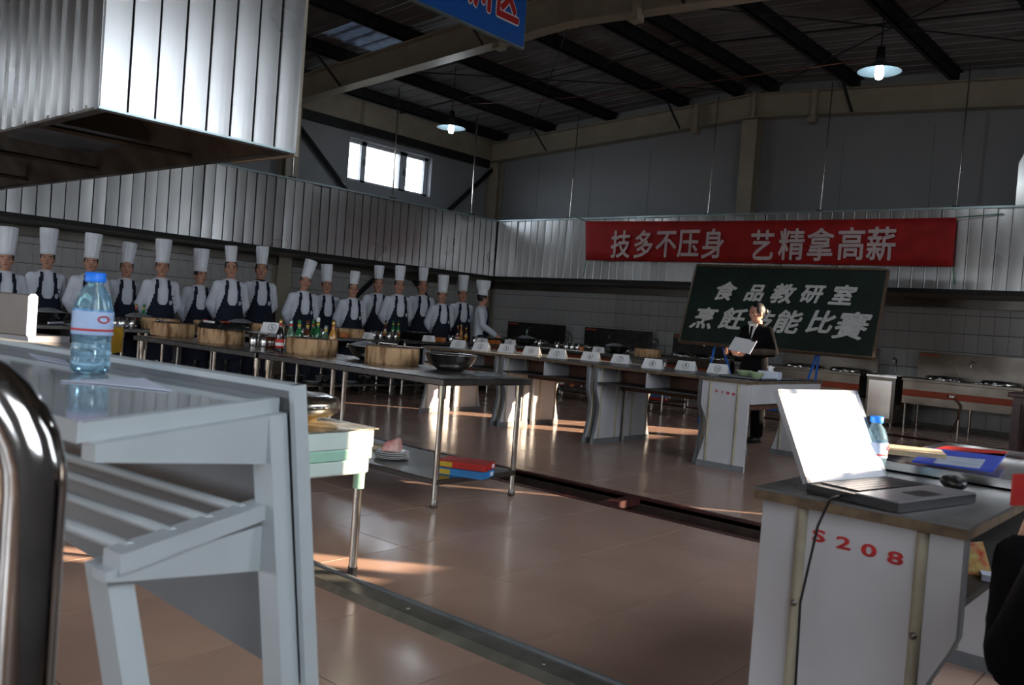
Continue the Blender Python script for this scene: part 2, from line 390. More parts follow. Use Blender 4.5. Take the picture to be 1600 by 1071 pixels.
def portal(loc, rot, sx_, sy_):
    pl = bpy.data.lights.new('window_portal', 'AREA'); pl.shape = 'RECTANGLE'; pl.size = sx_; pl.size_y = sy_; pl.cycles.is_portal = True
    po = bpy.data.objects.new('window_portal', pl); COL.objects.link(po); po.location = loc; po.rotation_euler = rot
for (a, b) in FO: portal(((a+b)/2, YF-.32, 2.3), (PI/2, 0, 0), b-a, 2.2)
for (a, b) in LH: portal((T_-.02, (a+b)/2, (W1[2]+W1[3])/2), (PI/2, 0, -PI/2), b-a, W1[3]-W1[2])
# right wall out of frame, openings placed to land sun patches and ambient light
OP = [(-7.2, -5.6, 1.3, 3.6), (-3.9, -2.3, 1.3, 3.6), (-.6, 1.0, 1.5, 3.6), (3.3, 5.2, 1.5, 4.1), (5.5, 6.25, 1.29, 4.1), (8.545, 8.755, .75, 2.6), (13.2, 15.1, 2.0, 3.6)]
m = MB().mat(WALLW); y = YF
for (a, b, c, d) in OP:
    m.box((XR, y, 0), (XR+.24, a, 5.5)); m.box((XR, a, 0), (XR+.24, b, c)); m.box((XR, a, d), (XR+.24, b, 5.5)); y = b
m.box((XR, y, 0), (XR+.24, YB, 5.5)); wr = m.build('wall_right'); wr['kind'] = 'structure'
for (a, b, c, d) in OP:
    if b-a < .4: continue  # the unframed narrow slit is added to cast the thin sun stripe
    m = MB().mat(FRAMEW)
    m.box((XR+.1, a, c), (XR+.16, b, c+.06)); m.box((XR+.1, a, d-.06), (XR+.16, b, d)); m.box((XR+.1, a, c), (XR+.16, a+.06, d)); m.box((XR+.1, b-.06, c), (XR+.16, b, d))
    m.box((XR+.1, (a+b)/2-.04, c), (XR+.16, (a+b)/2+.04, d)); m.build('window_frame', None, wr)
    m = MB().mat(DARKST); n = int((b-a)/.22)
    for k in range(1, n): m.box((XR+.2, a+k*(b-a)/n-.012, c), (XR+.224, a+k*(b-a)/n+.012, d))
    m.build('window_bars', None, wr)
    pl = bpy.data.lights.new('window_portal', 'AREA'); pl.shape = 'RECTANGLE'; pl.size = b-a; pl.size_y = d-c; pl.cycles.is_portal = True
    po = bpy.data.objects.new('window_portal', pl); COL.objects.link(po); po.location = (XR+.26, (a+b)/2, (c+d)/2); po.rotation_euler = (PI/2, 0, PI/2)
gr = MB().mat(GROUND).box((-60, -60, -.4), (60, 60, -.25)).build('ground'); gr['kind'] = 'structure'
# window_1 in the left wall
w1 = bpy.data.objects.new('window_1', None); COL.objects.link(w1); w1['kind'] = 'structure'; w1.location = (XL-.17, W1[0], W1[2])
ww, wh = W1[1]-W1[0], W1[3]-W1[2]
m = MB().mat(FRAMEW)
def wbox(y0, y1, z0, z1, x0=-.04, x1=.03): m.box((x0, y0, z0), (x1, y1, z1))
wbox(0, ww, 0, .07); wbox(0, ww, wh-.07, wh); wbox(0, .06, 0, wh); wbox(ww-.1, ww, 0, wh); wbox(.42, .55, 0, wh); wbox(1.48, 1.68, 0, wh)
m.build('window_frame', None, w1)
for (a, b) in ((.06, .42), (.55, 1.48), (1.68, ww-.1)):
    MB().mat(GLASSM).box((-.01, a, .07), (-.004, b, wh-.07)).build('pane', None, w1)
for (a) in (.485, 1.6):
    m = MB().mat(SCREW); m.box((.03, a-.012, wh*.42), (.05, a+.012, wh*.58)); m.box((.03, a-.03, wh*.48), (.045, a+.03, wh*.52)); m.build('window_handle', None, w1)
for k in range(15):
    y = .1+k*.15
    MB().mat(SCREW).box((-.105, y-.005, 0), (-.095, y+.005, wh)).build('window_bar', None, w1)
pl = bpy.data.lights.new('window_portal', 'AREA'); pl.shape = 'RECTANGLE'; pl.size = ww; pl.size_y = wh; pl.cycles.is_portal = True
po = bpy.data.objects.new('window_portal', pl); COL.objects.link(po); po.location = (XL-.32, (W1[0]+W1[1])/2, (W1[2]+W1[3])/2); po.rotation_euler = (PI/2, 0, -PI/2)
# wall tiles
tm = MB().mat(TILEW).box((0, -.104, -.144), (.012, .104, .144), .003).mesh('wall_tile')
back = MB().mat(GROUT); back.box((XL, YF, 0), (XL+.006, YB, 2.16)); back.build('tile_bed', None, wl)
back = MB().mat(GROUT); back.box((XL, YB-.006, 0), (XR, YB, 2.16)); back.build('tile_bed', None, wb)
st = MB().mat(TILEW)
for j in range(7):
    for k in range(112):
        y = YB-.12-k*.212; z = 2.0-j*.3
        if z < .1 or y < YF+.1: continue
        if 3.0 < y and j < 5: link('wall_tile', tm, wl, (XL+.006, y, z))
        else: st.box((XL+.006, y-.104, z-.144), (XL+.018, y+.104, z+.144))
st.build('lower_wall_tiles', None, wl)['kind'] = 'stuff'
tb = MB().mat(TILEW).box((-.104, -.012, -.144), (.104, 0, .144), .003).mesh('wall_tile')
st = MB().mat(TILEW)
for j in range(7):
    for k in range(74):
        x = XL+.12+k*.212; z = 2.0-j*.3
        if z < .1 or x > XR-.1: continue
        if j < 5 and x < -2.0: link('wall_tile', tb, wb, (x, YB-.006, z))
        else: st.box((x-.104, YB-.018, z-.144), (x+.104, YB-.006, z+.144))
st.build('lower_wall_tiles', None, wb)['kind'] = 'stuff'
# upper wall panel joints (back wall), columns, girts, braces
for x in (-12.9, -11.4, -9.9, -5.9, -4.4): MB().mat(GREYB).box((x-.006, YB-.005, 3.2), (x+.006, YB, 5.0)).build('panel_joint', None, wb)
def colm(x, y, par, w_=.3, d_=.22, h=5.0, alongx=True):
    m = MB().mat(CREAM)
    if alongx: m.box((x-w_/2, y-.02, 0), (x+w_/2, y, h)); m.box((x-.012, y-d_, 0), (x+.012, y, h)); m.box((x-w_/2, y-d_-.02, 0), (x+w_/2, y-d_, h))
    else: m.box((x, y-w_/2, 0), (x+.02, y+w_/2, h)); m.box((x, y-.012, 0), (x+d_, y+.012, h)); m.box((x+d_, y-w_/2, 0), (x+d_+.02, y+w_/2, h))
    return m.build('steel_column', None, par)
colm(-7.6, YB-.03, wb, h=5.33)
colm(-14.12, YB-.03, wb, .32, .2, 4.95)
colm(XL, 9.45, wl, .28, .24, 4.95, False); colm(XL, 3.5, wl, .28, .24, 4.95, False)
m = MB().mat(DARKST).box((XL, 3.5, 4.82), (XL+.12, YB-.3, 5.0)); m.build('wall_girt', None, wl)
m = MB().mat(CREAM).box((XL, 3.5, 5.02), (XL+.02, YB-.05, 5.5)); m.build('eaves_panel', None, wl)
def bar(p, q, r, mt, name, par): return MB().mat(mt).tube([p, q], r, 4, smooth=False).build(name, None, par)
bar((XL+.1, 9.62, 4.66), (XL+.1, 15.1, .12), .055, DARKST, 'diagonal_brace', wl)
bar((XL+.14, 15.15, 4.85), (XL+.14, 9.6, .05), .055, DARKST, 'diagonal_brace', wl)

# ---- ceiling: sheets, purlins, rafters, rods
ce = bpy.data.objects.new('ceiling', None); COL.objects.link(ce); ce['kind'] = 'structure'
def zr(x): return rz(x)+.66
sheetm = {}
SK = (-12.2, -11.3)
def sheet(x0, x1, y, wid, mt, nm):
    key = (x0, x1, wid, nm)
    if key not in sheetm:
        m = MB().mat(mt); n = 5
        m.hexa([(x0, 0, zr(x0)), (x1, 0, zr(x1)), (x1, wid, zr(x1)), (x0, wid, zr(x0)), (x0, 0, zr(x0)+.04), (x1, 0, zr(x1)+.04), (x1, wid, zr(x1)+.04), (x0, wid, zr(x0)+.04)])
        for k in range(3):
            yy = .16+k*.32
            m.hexa([(x0, yy-.03, zr(x0)-.015), (x1, yy-.03, zr(x1)-.015), (x1, yy+.03, zr(x1)-.015), (x0, yy+.03, zr(x0)-.015), (x0, yy-.04, zr(x0)), (x1, yy-.04, zr(x1)), (x1, yy+.04, zr(x1)), (x0, yy+.04, zr(x0))])
        sheetm[key] = m.mesh(nm)
    return link(nm, sheetm[key], ce, (0, y, 0))
for k in range(26):
    y = YF+k*.95
    wd = .94
    if 8.3 < y < 9.8:
        sheet(XL-.3, SK[0], y, wd, ROOF, 'roof_sheet'); sheet(SK[1], -7.55, y, wd, ROOF, 'roof_sheet'); sheet(SK[0], SK[1], y, wd, SKYL, 'skylight_panel')
    else: sheet(XL-.3, -7.55, y, wd, ROOF, 'roof_sheet')
    sheet(-7.55, XR+.3, y, wd, ROOF, 'roof_sheet')
for x in (-13.95, -12.5, -10.85, -9.1, -7.9, -7.2, -5.7, -4.1, -2.5, -.9, .7):
    m = MB().mat(DARKST); z = rz(x)+.45
    m.box((x-.012, YF, z), (x+.012, YB, z+.2)); m.box((x-.07, YF, z), (x+.012, YB, z+.015)); m.box((x-.012, YF, z+.185), (x+.07, YB, z+.2)); m.box((x-.07, YF, z), (x-.058, YB, z+.03))
    m.build('purlin', None, ce)
for y in (15.15, 9.4, 3.5, -2.4):
    m = MB().mat(CREAM)
    for (a, b) in ((XL, -7.55), (-7.55, XR)):
        for (h0, h1, w_) in ((0, .02, .12), (.02, .43, .008), (.43, .45, .12)):
            m.hexa([(a, y-w_, rz(a)+h0), (b, y-w_, rz(b)+h0), (b, y+w_, rz(b)+h0), (a, y+w_, rz(a)+h0), (a, y-w_, rz(a)+h1), (b, y-w_, rz(b)+h1), (b, y+w_, rz(b)+h1), (a, y+w_, rz(a)+h1)])
    m.box((-7.58, y-.13, rz(-7.55)-.01), (-7.52, y+.13, rz(-7.55)+.46))
    m.build('rafter', None, ce)
    for x in (-12.5, -9.1, -5.7):
        bar((x, y-.75, rz(x)+.5), (x, y-.12, rz(x)+.02), .025, DARKST, 'fly_brace', ce)
    for x in (-8.7, -6.35):
        m = MB().mat(CREAM); m.box((x-.04, y-.22, rz(x)-.12), (x+.04, y-.12, rz(x)+.42)); m.box((x-.07, y-.26, rz(x)-.16), (x+.07, y-.1, rz(x)-.06)); m.build('bracket', None, ce)
for (p, q) in (((-13, 9.5, 5.55), (-7.6, 15.0, 5.85)), ((-13, 15, 5.5), (-7.6, 9.6, 5.85)), ((-7.4, 9.6, 5.8), (-1, 15, 5.5)), ((-1, 9.6, 5.5), (-7.4, 15, 5.8)), ((-13, 3.7, 5.5), (-7.6, 9.3, 5.8)), ((-7.4, 3.7, 5.8), (-1, 9.3, 5.4))):
    MB().mat(DARKST).tube([p, q], .012, 5).build('tie_rod', None, ce)
for y in (6.4, 12.2):
    MB().mat(DARKST).tube([(XL, y, rz(XL)+.5), (-7.55, y, rz(-7.55)+.5)], .016, 5).build('tie_rod', None, ce)
    MB().mat(DARKST).tube([(-7.55, y, rz(-7.55)+.5), (XR, y, rz(XR)+.5)], .016, 5).build('tie_rod', None, ce)

# ================================================================== HOODS
def hood_panel_mesh(wd, h):
    big = wd > .18
    m = MB().mat(GALV); n = 4; vs = []; 
    g = .006 if big else .0035; c = .0012
    prof = [(-wd/2+g, -.012), (-wd/2+g, .013), (-wd/2+g+.007, .013), (-wd/2+g+.007, 0)]+[(-wd/2+g+.007+(wd-2*g-.007)*k/n, c*math.sin(PI*k/n)) for k in range(1, n)]+[(wd/2-g, 0), (wd/2-g, -.012)]
    m.prism([(x, -d, 0) for x, d in prof], (0, 0, h)); m.f = m.f
    return m.mesh('panel')
def hood_row(par, p0, dirv, rot, L, wd, z0, h, jit):
    me = hood_panel_mesh(wd, h); n = int(L/wd)
    for k in range(n):
        p = V(p0)+V(dirv)*(wd*(k+.5))
        o = link('panel', me, par, (p.x, p.y, z0), rot+random.uniform(-jit, jit)); o.rotation_euler.x = random.uniform(-jit, jit)*.4
XH, YH = -13.0, 14.15
PW = .19
# left wall hood (runs along y), faces +x
h1 = thing('extractor_hood', 'long galvanised extractor hood of upright sheets above the row of chefs', 'hood', (XH, 7.5, HB))
m = MB().mat(BLACKEDGE)
m.box((-.05, -9.5, 0), (-.02, YH-7.5+.02, HT-HB)); m.build('backing', None, h1)
hood_row(h1, (0, YH-7.5, 0), (0, -1, 0), PI/2, 14.2, PW, .03, HT-HB-.06, .035)
MB().mat(TRIM).box((-1.25, -9.5, HT-HB-.03), (.03, YH-7.5, HT-HB)).build('top_trim', None, h1)
MB().mat(BLACKEDGE).box((-.06, -9.5, -.04), (.02, YH-7.5, .03)).build('bottom_edge', None, h1)
m = MB().mat(TROUGH).hexa([(-1.26, -9.5, -.2), (-1.1, -9.5, -.2), (-1.1, 6.6, -.2), (-1.26, 6.6, -.2), (-1.26, -9.5, .02), (-1.1, -9.5, .0), (-1.1, 6.6, .0), (-1.26, 6.6, .02)])
m.hexa([(-1.1, -9.5, -.06), (-.06, -9.5, -.02), (-.06, 6.6, -.02), (-1.1, 6.6, -.06), (-1.1, -9.5, -.04), (-.06, -9.5, 0), (-.06, 6.6, 0), (-1.1, 6.6, -.04)])
m.build('grease_trough', None, h1)
for y in (11.12-7.5, 13.35-7.5, 8.8-7.5, 6.4-7.5):
    MB().mat(TSTEEL).tube([(-.06, y, HT-HB), (-.1, y, 5.6-HB)], .016, 6).build('hanger_rod', None, h1)
    MB().mat(DARKST).box((-.1, y-.06, HT-HB), (-.02, y+.06, HT-HB+.03)).build('rod_plate', None, h1)
# back wall hood (runs along x), faces -y
h2 = thing('extractor_hood', 'long galvanised extractor hood behind the red banner', 'hood', (-7, YH, HB))
MB().mat(BLACKEDGE).box((XH+7-.05, .02, 0), (7.4, .05, HT-HB)).build('backing', None, h2)
hood_row(h2, (XH+7+.02, 0, 0), (1, 0, 0), 0, 13.6, PW, .03, HT-HB-.06, .035)
MB().mat(TRIM).box((XH+7, -.03, HT-HB-.03), (7.4, 1.13, HT-HB)).build('top_trim', None, h2)
MB().mat(BLACKEDGE).box((XH+7-.02, -.02, -.04), (7.4, .06, .03)).build('bottom_edge', None, h2)
m = MB().mat(TROUGH); 
m.box((XH+7-1.25, .98, -.2), (7.4, 1.12, .0)); m.hexa([(XH+7-1.2, .06, -.02), (7.4, .06, -.02), (7.4, .98, -.06), (XH+7-1.2, .98, -.06), (XH+7-1.2, .06, 0), (7.4, .06, 0), (7.4, .98, -.04), (XH+7-1.2, .98, -.04)])
m.build('grease_trough', None, h2)
for x in (-11.1, -7.9, -5.8, -3.7):
    MB().mat(TSTEEL).tube([(x+7, .12, HT-HB), (x+7.03, .12, 5.6-HB)], .012, 6).build('hanger_rod', None, h2)
    MB().mat(DARKST).box((x+6.95, .06, HT-HB), (x+7.05, .18, HT-HB+.03)).build('rod_plate', None, h2)
# duct stub at far right of the back hood
m = MB().mat(GALV); m.prism([(-2.95, YH+.3, HT), (-2.2, YH+.3, HT), (-2.2, YH+.3, 4.9), (-2.75, YH+.3, 4.6), (-2.95, YH+.3, 4.1)], (0, .7, 0)); dct = m.build('air_duct', None, h2); dct.location = -h2.location
# foreground hood
FX, FY0, FY1, FXL = -4.64, 1.93, 3.13, -10.3
h3 = thing('extractor_hood', 'big hanging galvanised hood at upper left, its right face shining white', 'hood', ((FX+FXL)/2, (FY0+FY1)/2, HB))
cx, cy = (FX+FXL)/2, (FY0+FY1)/2; HH = 2.0
m = MB().mat(BLACKEDGE)
hx, hy = FX-cx, FY1-cy
m.box((hx-.05, -hy+.02, 0), (hx-.02, hy-.02, HH)); m.box((-hx+.02, -hy+.02, 0), (-hx+.05, hy-.02, HH)); m.box((-hx+.02, -hy+.02, 0), (hx-.02, -hy+.05, HH)); m.box((-hx+.02, hy-.05, 0), (hx-.02, hy-.02, HH))
m.box((-hx, -hy, HH-.02), (hx, hy, HH)); m.build('backing', None, h3)
hood_row(h3, (hx, -hy, 0), (0, 1, 0), PI/2, 1.21, .15, 0, HH, .012)
hood_row(h3, (hx, -hy, 0), (-1, 0, 0), 0, 5.6, .17, 0, HH, .02)
hood_row(h3, (hx, hy, 0), (-1, 0, 0), PI, 5.6, .17, 0, HH, .02)
m = MB().mat(TRIM); m.box((hx-.05, -hy, -.012), (hx+.008, hy, .0)); m.build('edge_trim', None, h3)
m = MB().mat(GREASE); 
m.box((-hx, -hy, -.014), (hx-.05, -hy+.06, .02)); m.box((-hx, hy-.06, -.014), (hx-.05, hy, .02)); m.box((-hx, -hy, -.014), (-hx+.06, hy, .02)); m.build('gutter_rim', None, h3)
m = MB().mat(GREASE)   # sloping inside walls and a cross frame
m.hexa([(-hx+.06, -hy+.06, 0), (hx-.06, -hy+.06, 0), (hx-.3, -.1, .42), (-hx+.3, -.1, .42), (-hx+.06, -hy+.07, .02), (hx-.06, -hy+.07, .02), (hx-.3, -.1, .44), (-hx+.3, -.1, .44)])
m.hexa([(-hx+.06, hy-.06, 0), (hx-.06, hy-.06, 0), (hx-.3, .1, .42), (-hx+.3, .1, .42), (-hx+.06, hy-.07, .02), (hx-.06, hy-.07, .02), (hx-.3, .1, .44), (-hx+.3, .1, .44)])
m.box((-hx+.3, -.1, .42), (hx-.3, .1, .44))
m.hexa([(hx-.06, -hy+.06, 0), (hx-.05, -hy+.06, 0), (hx-.05, hy-.06, 0), (hx-.06, hy-.06, 0), (hx-.3, -.1, .44), (hx-.29, -.1, .44), (hx-.29, .1, .44), (hx-.3, .1, .44)])
m.build('baffle', None, h3)
for x in (hx-1.1, hx-2.6, hx-4.1): MB().mat(GREASE).tube([(x, -hy+.05, .03), (x, hy-.05, .03)], .018, 4, smooth=False).build('cross_angle', None, h3)
m = MB().mat(TROUGH).box((hx-2.4, -.35, .12), (hx-1.4, .35, .3)); m.build('grease_filter', None, h3)
for (x, y) in ((hx-.06, hy-.2), (hx-.06, -hy+.2), (-hx+.4, hy-.2), (-hx+.4, -hy+.2)): MB().mat(TSTEEL).tube([(x, y, HH), (x, y, 5.7-HB)], .014, 6).build('hanger_rod', None, h3)
m = MB().mat(WALLW).tube([(0, 0, HH), (0, 0, 5.7-HB)], .3, 14).build('duct', None, h3)
m = MB().mat(CREAM).box((hx-.75, hy+.02, -.02), (hx-.03, hy+.05, HH)); m.build('side_post', None, h3)

# hanging lamps
def lamp(loc, label):
    t = thing('pendant_lamp', label, 'lamp', loc, 0, 'pendant lamps')
    MB().mat(LAMPSH).lathe([(.05, .17), (.06, .12), (.12, .07), (.26, .005), (.265, -.004), (.255, .0), (.11, .055), (.05, .1)], n=28).build('lamp_shade', None, t)
    MB().mat(BLACKP).lathe([(.0, .3), (.05, .3), (.055, .16), (.045, .12), (0, .12)], n=12).build('socket', None, t)
    MB().mat(BULB).lathe([(.0, .12), (.035, .1), (.05, .04), (.055, -.04), (.04, -.09), (0, -.1)], n=14).build('bulb', None, t)
    MB().mat(BLACKP).tube([(0, 0, .3), (0, 0, rz(loc[0])+.6-loc[2])], .008, 5).build('cord', None, t)
    li = bpy.data.lights.new('lamp_glow', 'POINT'); li.energy = 25; li.shadow_soft_size = .08; li.color = (.85, .93, 1)
    lo = bpy.data.objects.new('lamp_glow', li); COL.objects.link(lo); lo.location = (loc[0], loc[1], loc[2]-.2)
    return t
lamp(at(705, 200, y=11), 'lit pendant lamp with a flat enamel shade, the farther one at left')
lamp(at(1374, 112, y=11), 'lit pendant lamp with a flat enamel shade, the nearer one at right')
# cable across the roof from lamp to lamp
p, q = at(1374, 90, y=11), at(705, 165, y=11)
tag(MB().mat(HOSE).tube([p, (p+q)/2+V((0, 0, -.12)), q], .008, 5).build('lamp_cable'), 'thin reddish cable strung between the two pendant lamps', 'cable')

# blue hanging sign
sx = -6.0
pa, pb = at(655, 0, x=sx), at(815, 75, x=sx)
zb = pb.z; y1s = pb.y; y0s = y1s-3.2
sg = thing('hanging_sign', 'blue hanging sign with red white-edged characters under the roof', 'sign', (sx, (y0s+y1s)/2, zb))
hy = (y1s-y0s)/2
MB().mat(SIGNB).box((-.02, -hy, 0), (.02, hy, .85)).build('sign_board', None, sg)
m = MB().mat(TRIM); m.box((-.024, -hy, -.015), (.024, hy, 0)); m.box((-.024, hy, -.015), (.024, hy+.012, .85)); m.build('sign_edge', None, sg)
for i, ch in enumerate('烹饪实训区'):
    y = hy-.27-(4-i)*.43
    put_text(ch, .5, SIGNW, sg, (.022, y, .42), (PI/2, 0, PI/2), .03, 'character_outline', .001, 0, .74, 1)
    put_text(ch, .5, SIGNR, sg, (.026, y, .42), (PI/2, 0, PI/2), .014, 'character', .001, 0, .74, 1)
for y in (-hy+.2, hy-.2): MB().mat(DARKST).tube([(0, y, .85), (0, y, rz(sx)+.45-zb)], .006, 5).build('wire', None, sg)

# ================================================================== BANNER AND BOARD
bn = thing('banner', 'red cloth banner with white characters on the hood front', 'banner', (-7.1, 14.04, 2.94))
m = MB().mat(RED); P = []; nx = 60
c4 = [at(915, 346, y=14.05), at(1495, 340, y=14.05), at(1489, 417, y=14.05), at(916, 407, y=14.05)]
vs = []; fs = []
for i in range(nx+1):
    u_ = i/nx; top = c4[0].lerp(c4[1], u_); bot = c4[3].lerp(c4[2], u_)
    for j in range(5):
        p = top.lerp(bot, j/4)-V((-7.1, 14.04, 2.94)); p.y += .006*math.sin(u_*40+j)*(.5 if j else 0)-.004*j; 
        if j == 0: p.z -= .02*math.sin(u_*PI)
        vs.append(p)
for i in range(nx):
    for j in range(4): a = i*5+j; fs.append((a, a+5, a+6, a+1))
m.add(vs, fs, True); me = m.mesh('cloth'); me = modmesh(me, [('SOLIDIFY', dict(thickness=.004))]); link('cloth', me, bn)
chars = [(970, 384, '技'), (1006, 384, '多'), (1041, 384, '不'), (1076, 383, '压'), (1114, 383, '身'), (1191, 385, '艺'), (1237, 384, '精'), (1282, 384, '拿'), (1330, 383, '高'), (1377, 383, '薪')]
for px, py, ch in chars:
    p = at(px, py-2, y=14.0)-V((-7.1, 14.04, 2.94))
    put_text(ch, .5, LETW, bn, (p.x, -.05, p.z), (PI/2, 0, 0), .009, 'character', .001, 0, .93, 1.12)
for (c, d) in ((c4[0], (-.35, .08, .12)), (c4[1], (.6, .08, .05)), (c4[3], (-.1, .085, -.3)), (c4[2], (.02, .085, -.25))):
    p = c-V((-7.1, 14.04, 2.94)); MB().mat(GREEN2).tube([p, p+V(d)], .008, 5).build('tie_string', None, bn)

bl, br_, tl, tr = at(1061, 533, y=11.0), at(1363, 559, y=11.05), at(1088, 415, y=11.42), at(1387, 422, y=11.5)
bc = (bl+br_)/2
bd = thing('chalkboard', 'big green chalkboard with two rows of white characters on a blue easel', 'chalkboard', bc)
L = lambda p: V(p)-bc
nrm = ((br_-bl).cross(tl-bl)).normalized()   # faces the room
if nrm.y > 0: nrm = -nrm
th = -nrm*.03
m = MB().mat(BOARD); m.hexa([L(bl), L(br_), L(br_)+th, L(bl)+th, L(tl), L(tr), L(tr)+th, L(tl)+th]); m.build('board', None, bd)
def fr(a, b): 
    return MB().mat(BOARDF).tube([L(a)+th/2, L(b)+th/2], .028, 4, smooth=False).build('frame_rail', None, bd)
fr(bl, br_); fr(tl, tr); fr(bl, tl); fr(br_, tr)
xa = (br_-bl).normalized(); ya = nrm.cross(xa)
if ya.z < 0: ya = -ya
Rm = Matrix((xa, ya, xa.cross(ya))).transposed()
def on_board(px, py):
    d = rt*(px-800)-up*(py-535.5)+fw*1350; t = (bl+nrm*.004-EYE).dot(nrm)/d.dot(nrm); return EYE+d*t
for px, py, s, ch in ((1135, 455, .30, '食'), (1179, 458, .27, '品'), (1224, 459, .3, '教'), (1270, 460, .28, '研'), (1317, 461, .3, '室'),
                      (1100, 497, .34, '烹'), (1145, 498, .34, '飪'), (1188, 502, .34, '技'), (1231, 503, .35, '能'), (1283, 503, .34, '比'), (1331, 509, .4, '賽')):
    o = put_text(ch, s, LETB, bd, L(on_board(px, py)), (0, 0, 0), .010, 'character', .001, .22, 1.05, 1); o.rotation_euler = Rm.to_euler()
# easel legs (blue)
es = thing('easel', 'blue tubular steel easel under the green chalkboard', 'easel', (bc.x, bc.y, 0))
eo = V((bc.x, bc.y, 0))
for (pt, pb_) in ((at(1112, 540, y=11.12), at(1091, 661, z=0)), (at(1124, 541, y=11.2), V((-5.65, 11.75, 0))), (at(1271, 556, y=11.12), V((-4.55, 10.75, 0))), (at(1275, 556, y=11.2), V((-4.52, 11.3, 0)))):
    MB().mat(BLUEP).tube([pt+(pb_-pt)*(-.25)+V((0, .12, 0))-eo, pb_+V((0, 0, .0))-eo], .016, 8).build('leg', None, es)
for (a, b) in ((V((-5.85, 10.95, .3)), V((-4.5, 10.95, .3))), (V((-5.86, 10.93, .35)), V((-5.68, 11.6, .35))), (V((-4.5, 10.9, .35)), V((-4.3, 11.6, .35)))):
    MB().mat(BLUEP).tube([a-eo, b-eo], .014, 8).build('crossbar', None, es)

# ================================================================== COOKING RANGES ALONG THE WALLS
def cooking_range(L_, bright=False):
    t = thing('cooking_range', 'x', 'stove')
    d = .82; z = .8
    sm = STOVES
    MB().mat(sm).box((0, 0, z-.05), (L_, d, z), .006).build('worktop', None, t)
    m = MB().mat(sm); m.box((.02, .02, .62), (L_-.02, .05, z-.05)); m.box((.02, .02, .40), (L_-.02, .05, .52)); m.box((.02, .05, .40), (L_-.02, d, .42)); m.build('front_panel', None, t)
    MB().mat(STOVERED).box((.02, .015, .52), (L_-.02, .04, .62)).build('red_strip', None, t)
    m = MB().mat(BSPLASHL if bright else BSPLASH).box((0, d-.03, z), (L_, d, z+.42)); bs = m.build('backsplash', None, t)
    MB().mat(STOVERED).box((.03, d-.034, z+.36), (.3, d-.029, z+.39)).build('red_label', None, bs)
    for x in (.06, L_/2, L_-.06):
        for y in (.08, d-.08): MB().mat(TSTEEL).tube([(x, y, 0), (x, y, .42)], .024, 8).build('leg', None, t)
    for x in (L_*.28, L_*.75):
        MB().mat(STEEL).lathe([(.24, 0), (.24, .03), (.2, .06), (.17, .06), (.15, .02), (.0, .0)], (x, .42, z), 20).build('wok_ring', None, t)
    for x in (L_*.42, L_*.6):
        MB().mat(STEEL).lathe([(.1, 0), (.1, .015), (.0, .02)], (x, .25, z), 14).build('burner_cap', None, t)
    f = MB().mat(STEEL).tube([(L_*.5, d-.04, z+.3), (L_*.5, d-.2, z+.32), (L_*.5, d-.3, z+.3), (L_*.5, d-.3, z+.22)], .011, 6).build('swing_tap', None, t)
    m = MB().mat(STEEL); m.box((L_*.42, .0, .56), (L_*.46, .02, .6)); m.tube([(L_*.4, -.015, .58), (L_*.48, -.015, .6)], .007, 5); m.build('gas_valve', None, t)
    pts = [(L_*.46, .0, .56), (L_*.52, -.03, .45), (L_*.5, .05, .25), (L_*.46, .1, .1), (L_*.42, .2, .03)]
    MB().mat(HOSE).tube(pts, .014, 6).build('gas_hose', None, t)
    return t
def sink_cabinet(L_):
    t = thing('sink_cabinet', 'x', 'cabinet')
    MB().mat(STOVES).box((0, .0, .06), (L_, .8, .77)).build('cabinet_body', None, t)
    m = MB().mat(STEEL); m.box((-.01, -.02, .77), (L_+.01, .1, .8)); m.box((-.01, .55, .77), (L_+.01, .8, .8)); m.box((-.01, .1, .77), (.06, .55, .8)); m.box((L_-.06, .1, .77), (L_+.01, .55, .8)); m.build('sink_top', None, t)
    m = MB().mat(STEEL).box((.03, -.015, .12), (L_-.05, 0, .72), .005).build('door', None, t)
    m = MB().mat(TROUGH).box((L_-.05, -.02, .06), (L_, 0, .77)).build('corner_trim', None, t)
    m = MB().mat(CHROME).tube([(L_/2, .66, .8), (L_/2, .66, 1.0), (L_/2, .64, 1.06), (L_/2, .58, 1.09), (L_/2, .5, 1.06), (L_/2, .5, 1.02)], .012, 8); m.tube([(L_/2-.05, .66, .86), (L_/2+.05, .66, .86)], .009, 6); m.build('tap', None, t)
    for x in (.05, L_-.05):
        for y in (.05, .7): MB().mat(TSTEEL).tube([(x, y, 0), (x, y, .08)], .02, 8).build('foot', None, t)
    return t
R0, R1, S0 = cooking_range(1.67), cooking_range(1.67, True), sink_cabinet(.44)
used = set()
def use(o, label, loc, rot=0, group=None):
    if o.name not in used:
        used.add(o.name); o['label'] = label; o.location = loc; o.rotation_euler = (0, 0, rot)
        if group: o['group'] = group
        return o
    return dup(o, label, loc, rot, group)
YR = 14.17
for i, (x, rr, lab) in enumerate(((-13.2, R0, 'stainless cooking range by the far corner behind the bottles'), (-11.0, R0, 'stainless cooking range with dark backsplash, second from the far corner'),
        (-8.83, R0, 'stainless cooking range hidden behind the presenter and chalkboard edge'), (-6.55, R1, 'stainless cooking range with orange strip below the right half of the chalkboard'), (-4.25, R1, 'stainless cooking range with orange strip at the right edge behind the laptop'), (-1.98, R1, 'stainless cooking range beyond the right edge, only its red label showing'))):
    use(rr, lab, (x, YR, 0), 0, 'cooking ranges along the back wall')
for x, lab in ((-11.5, 'stainless sink cabinet with tap, farthest left on the back wall'), (-9.3, 'stainless sink cabinet with tap just left of the chalkboard'), (-7.08, 'stainless sink cabinet hidden behind the chalkboard'), (-4.77, 'stainless sink cabinet with tap right of the chalkboard')):
    use(S0, lab, (x, YR, 0), 0, 'sink cabinets on the back wall')
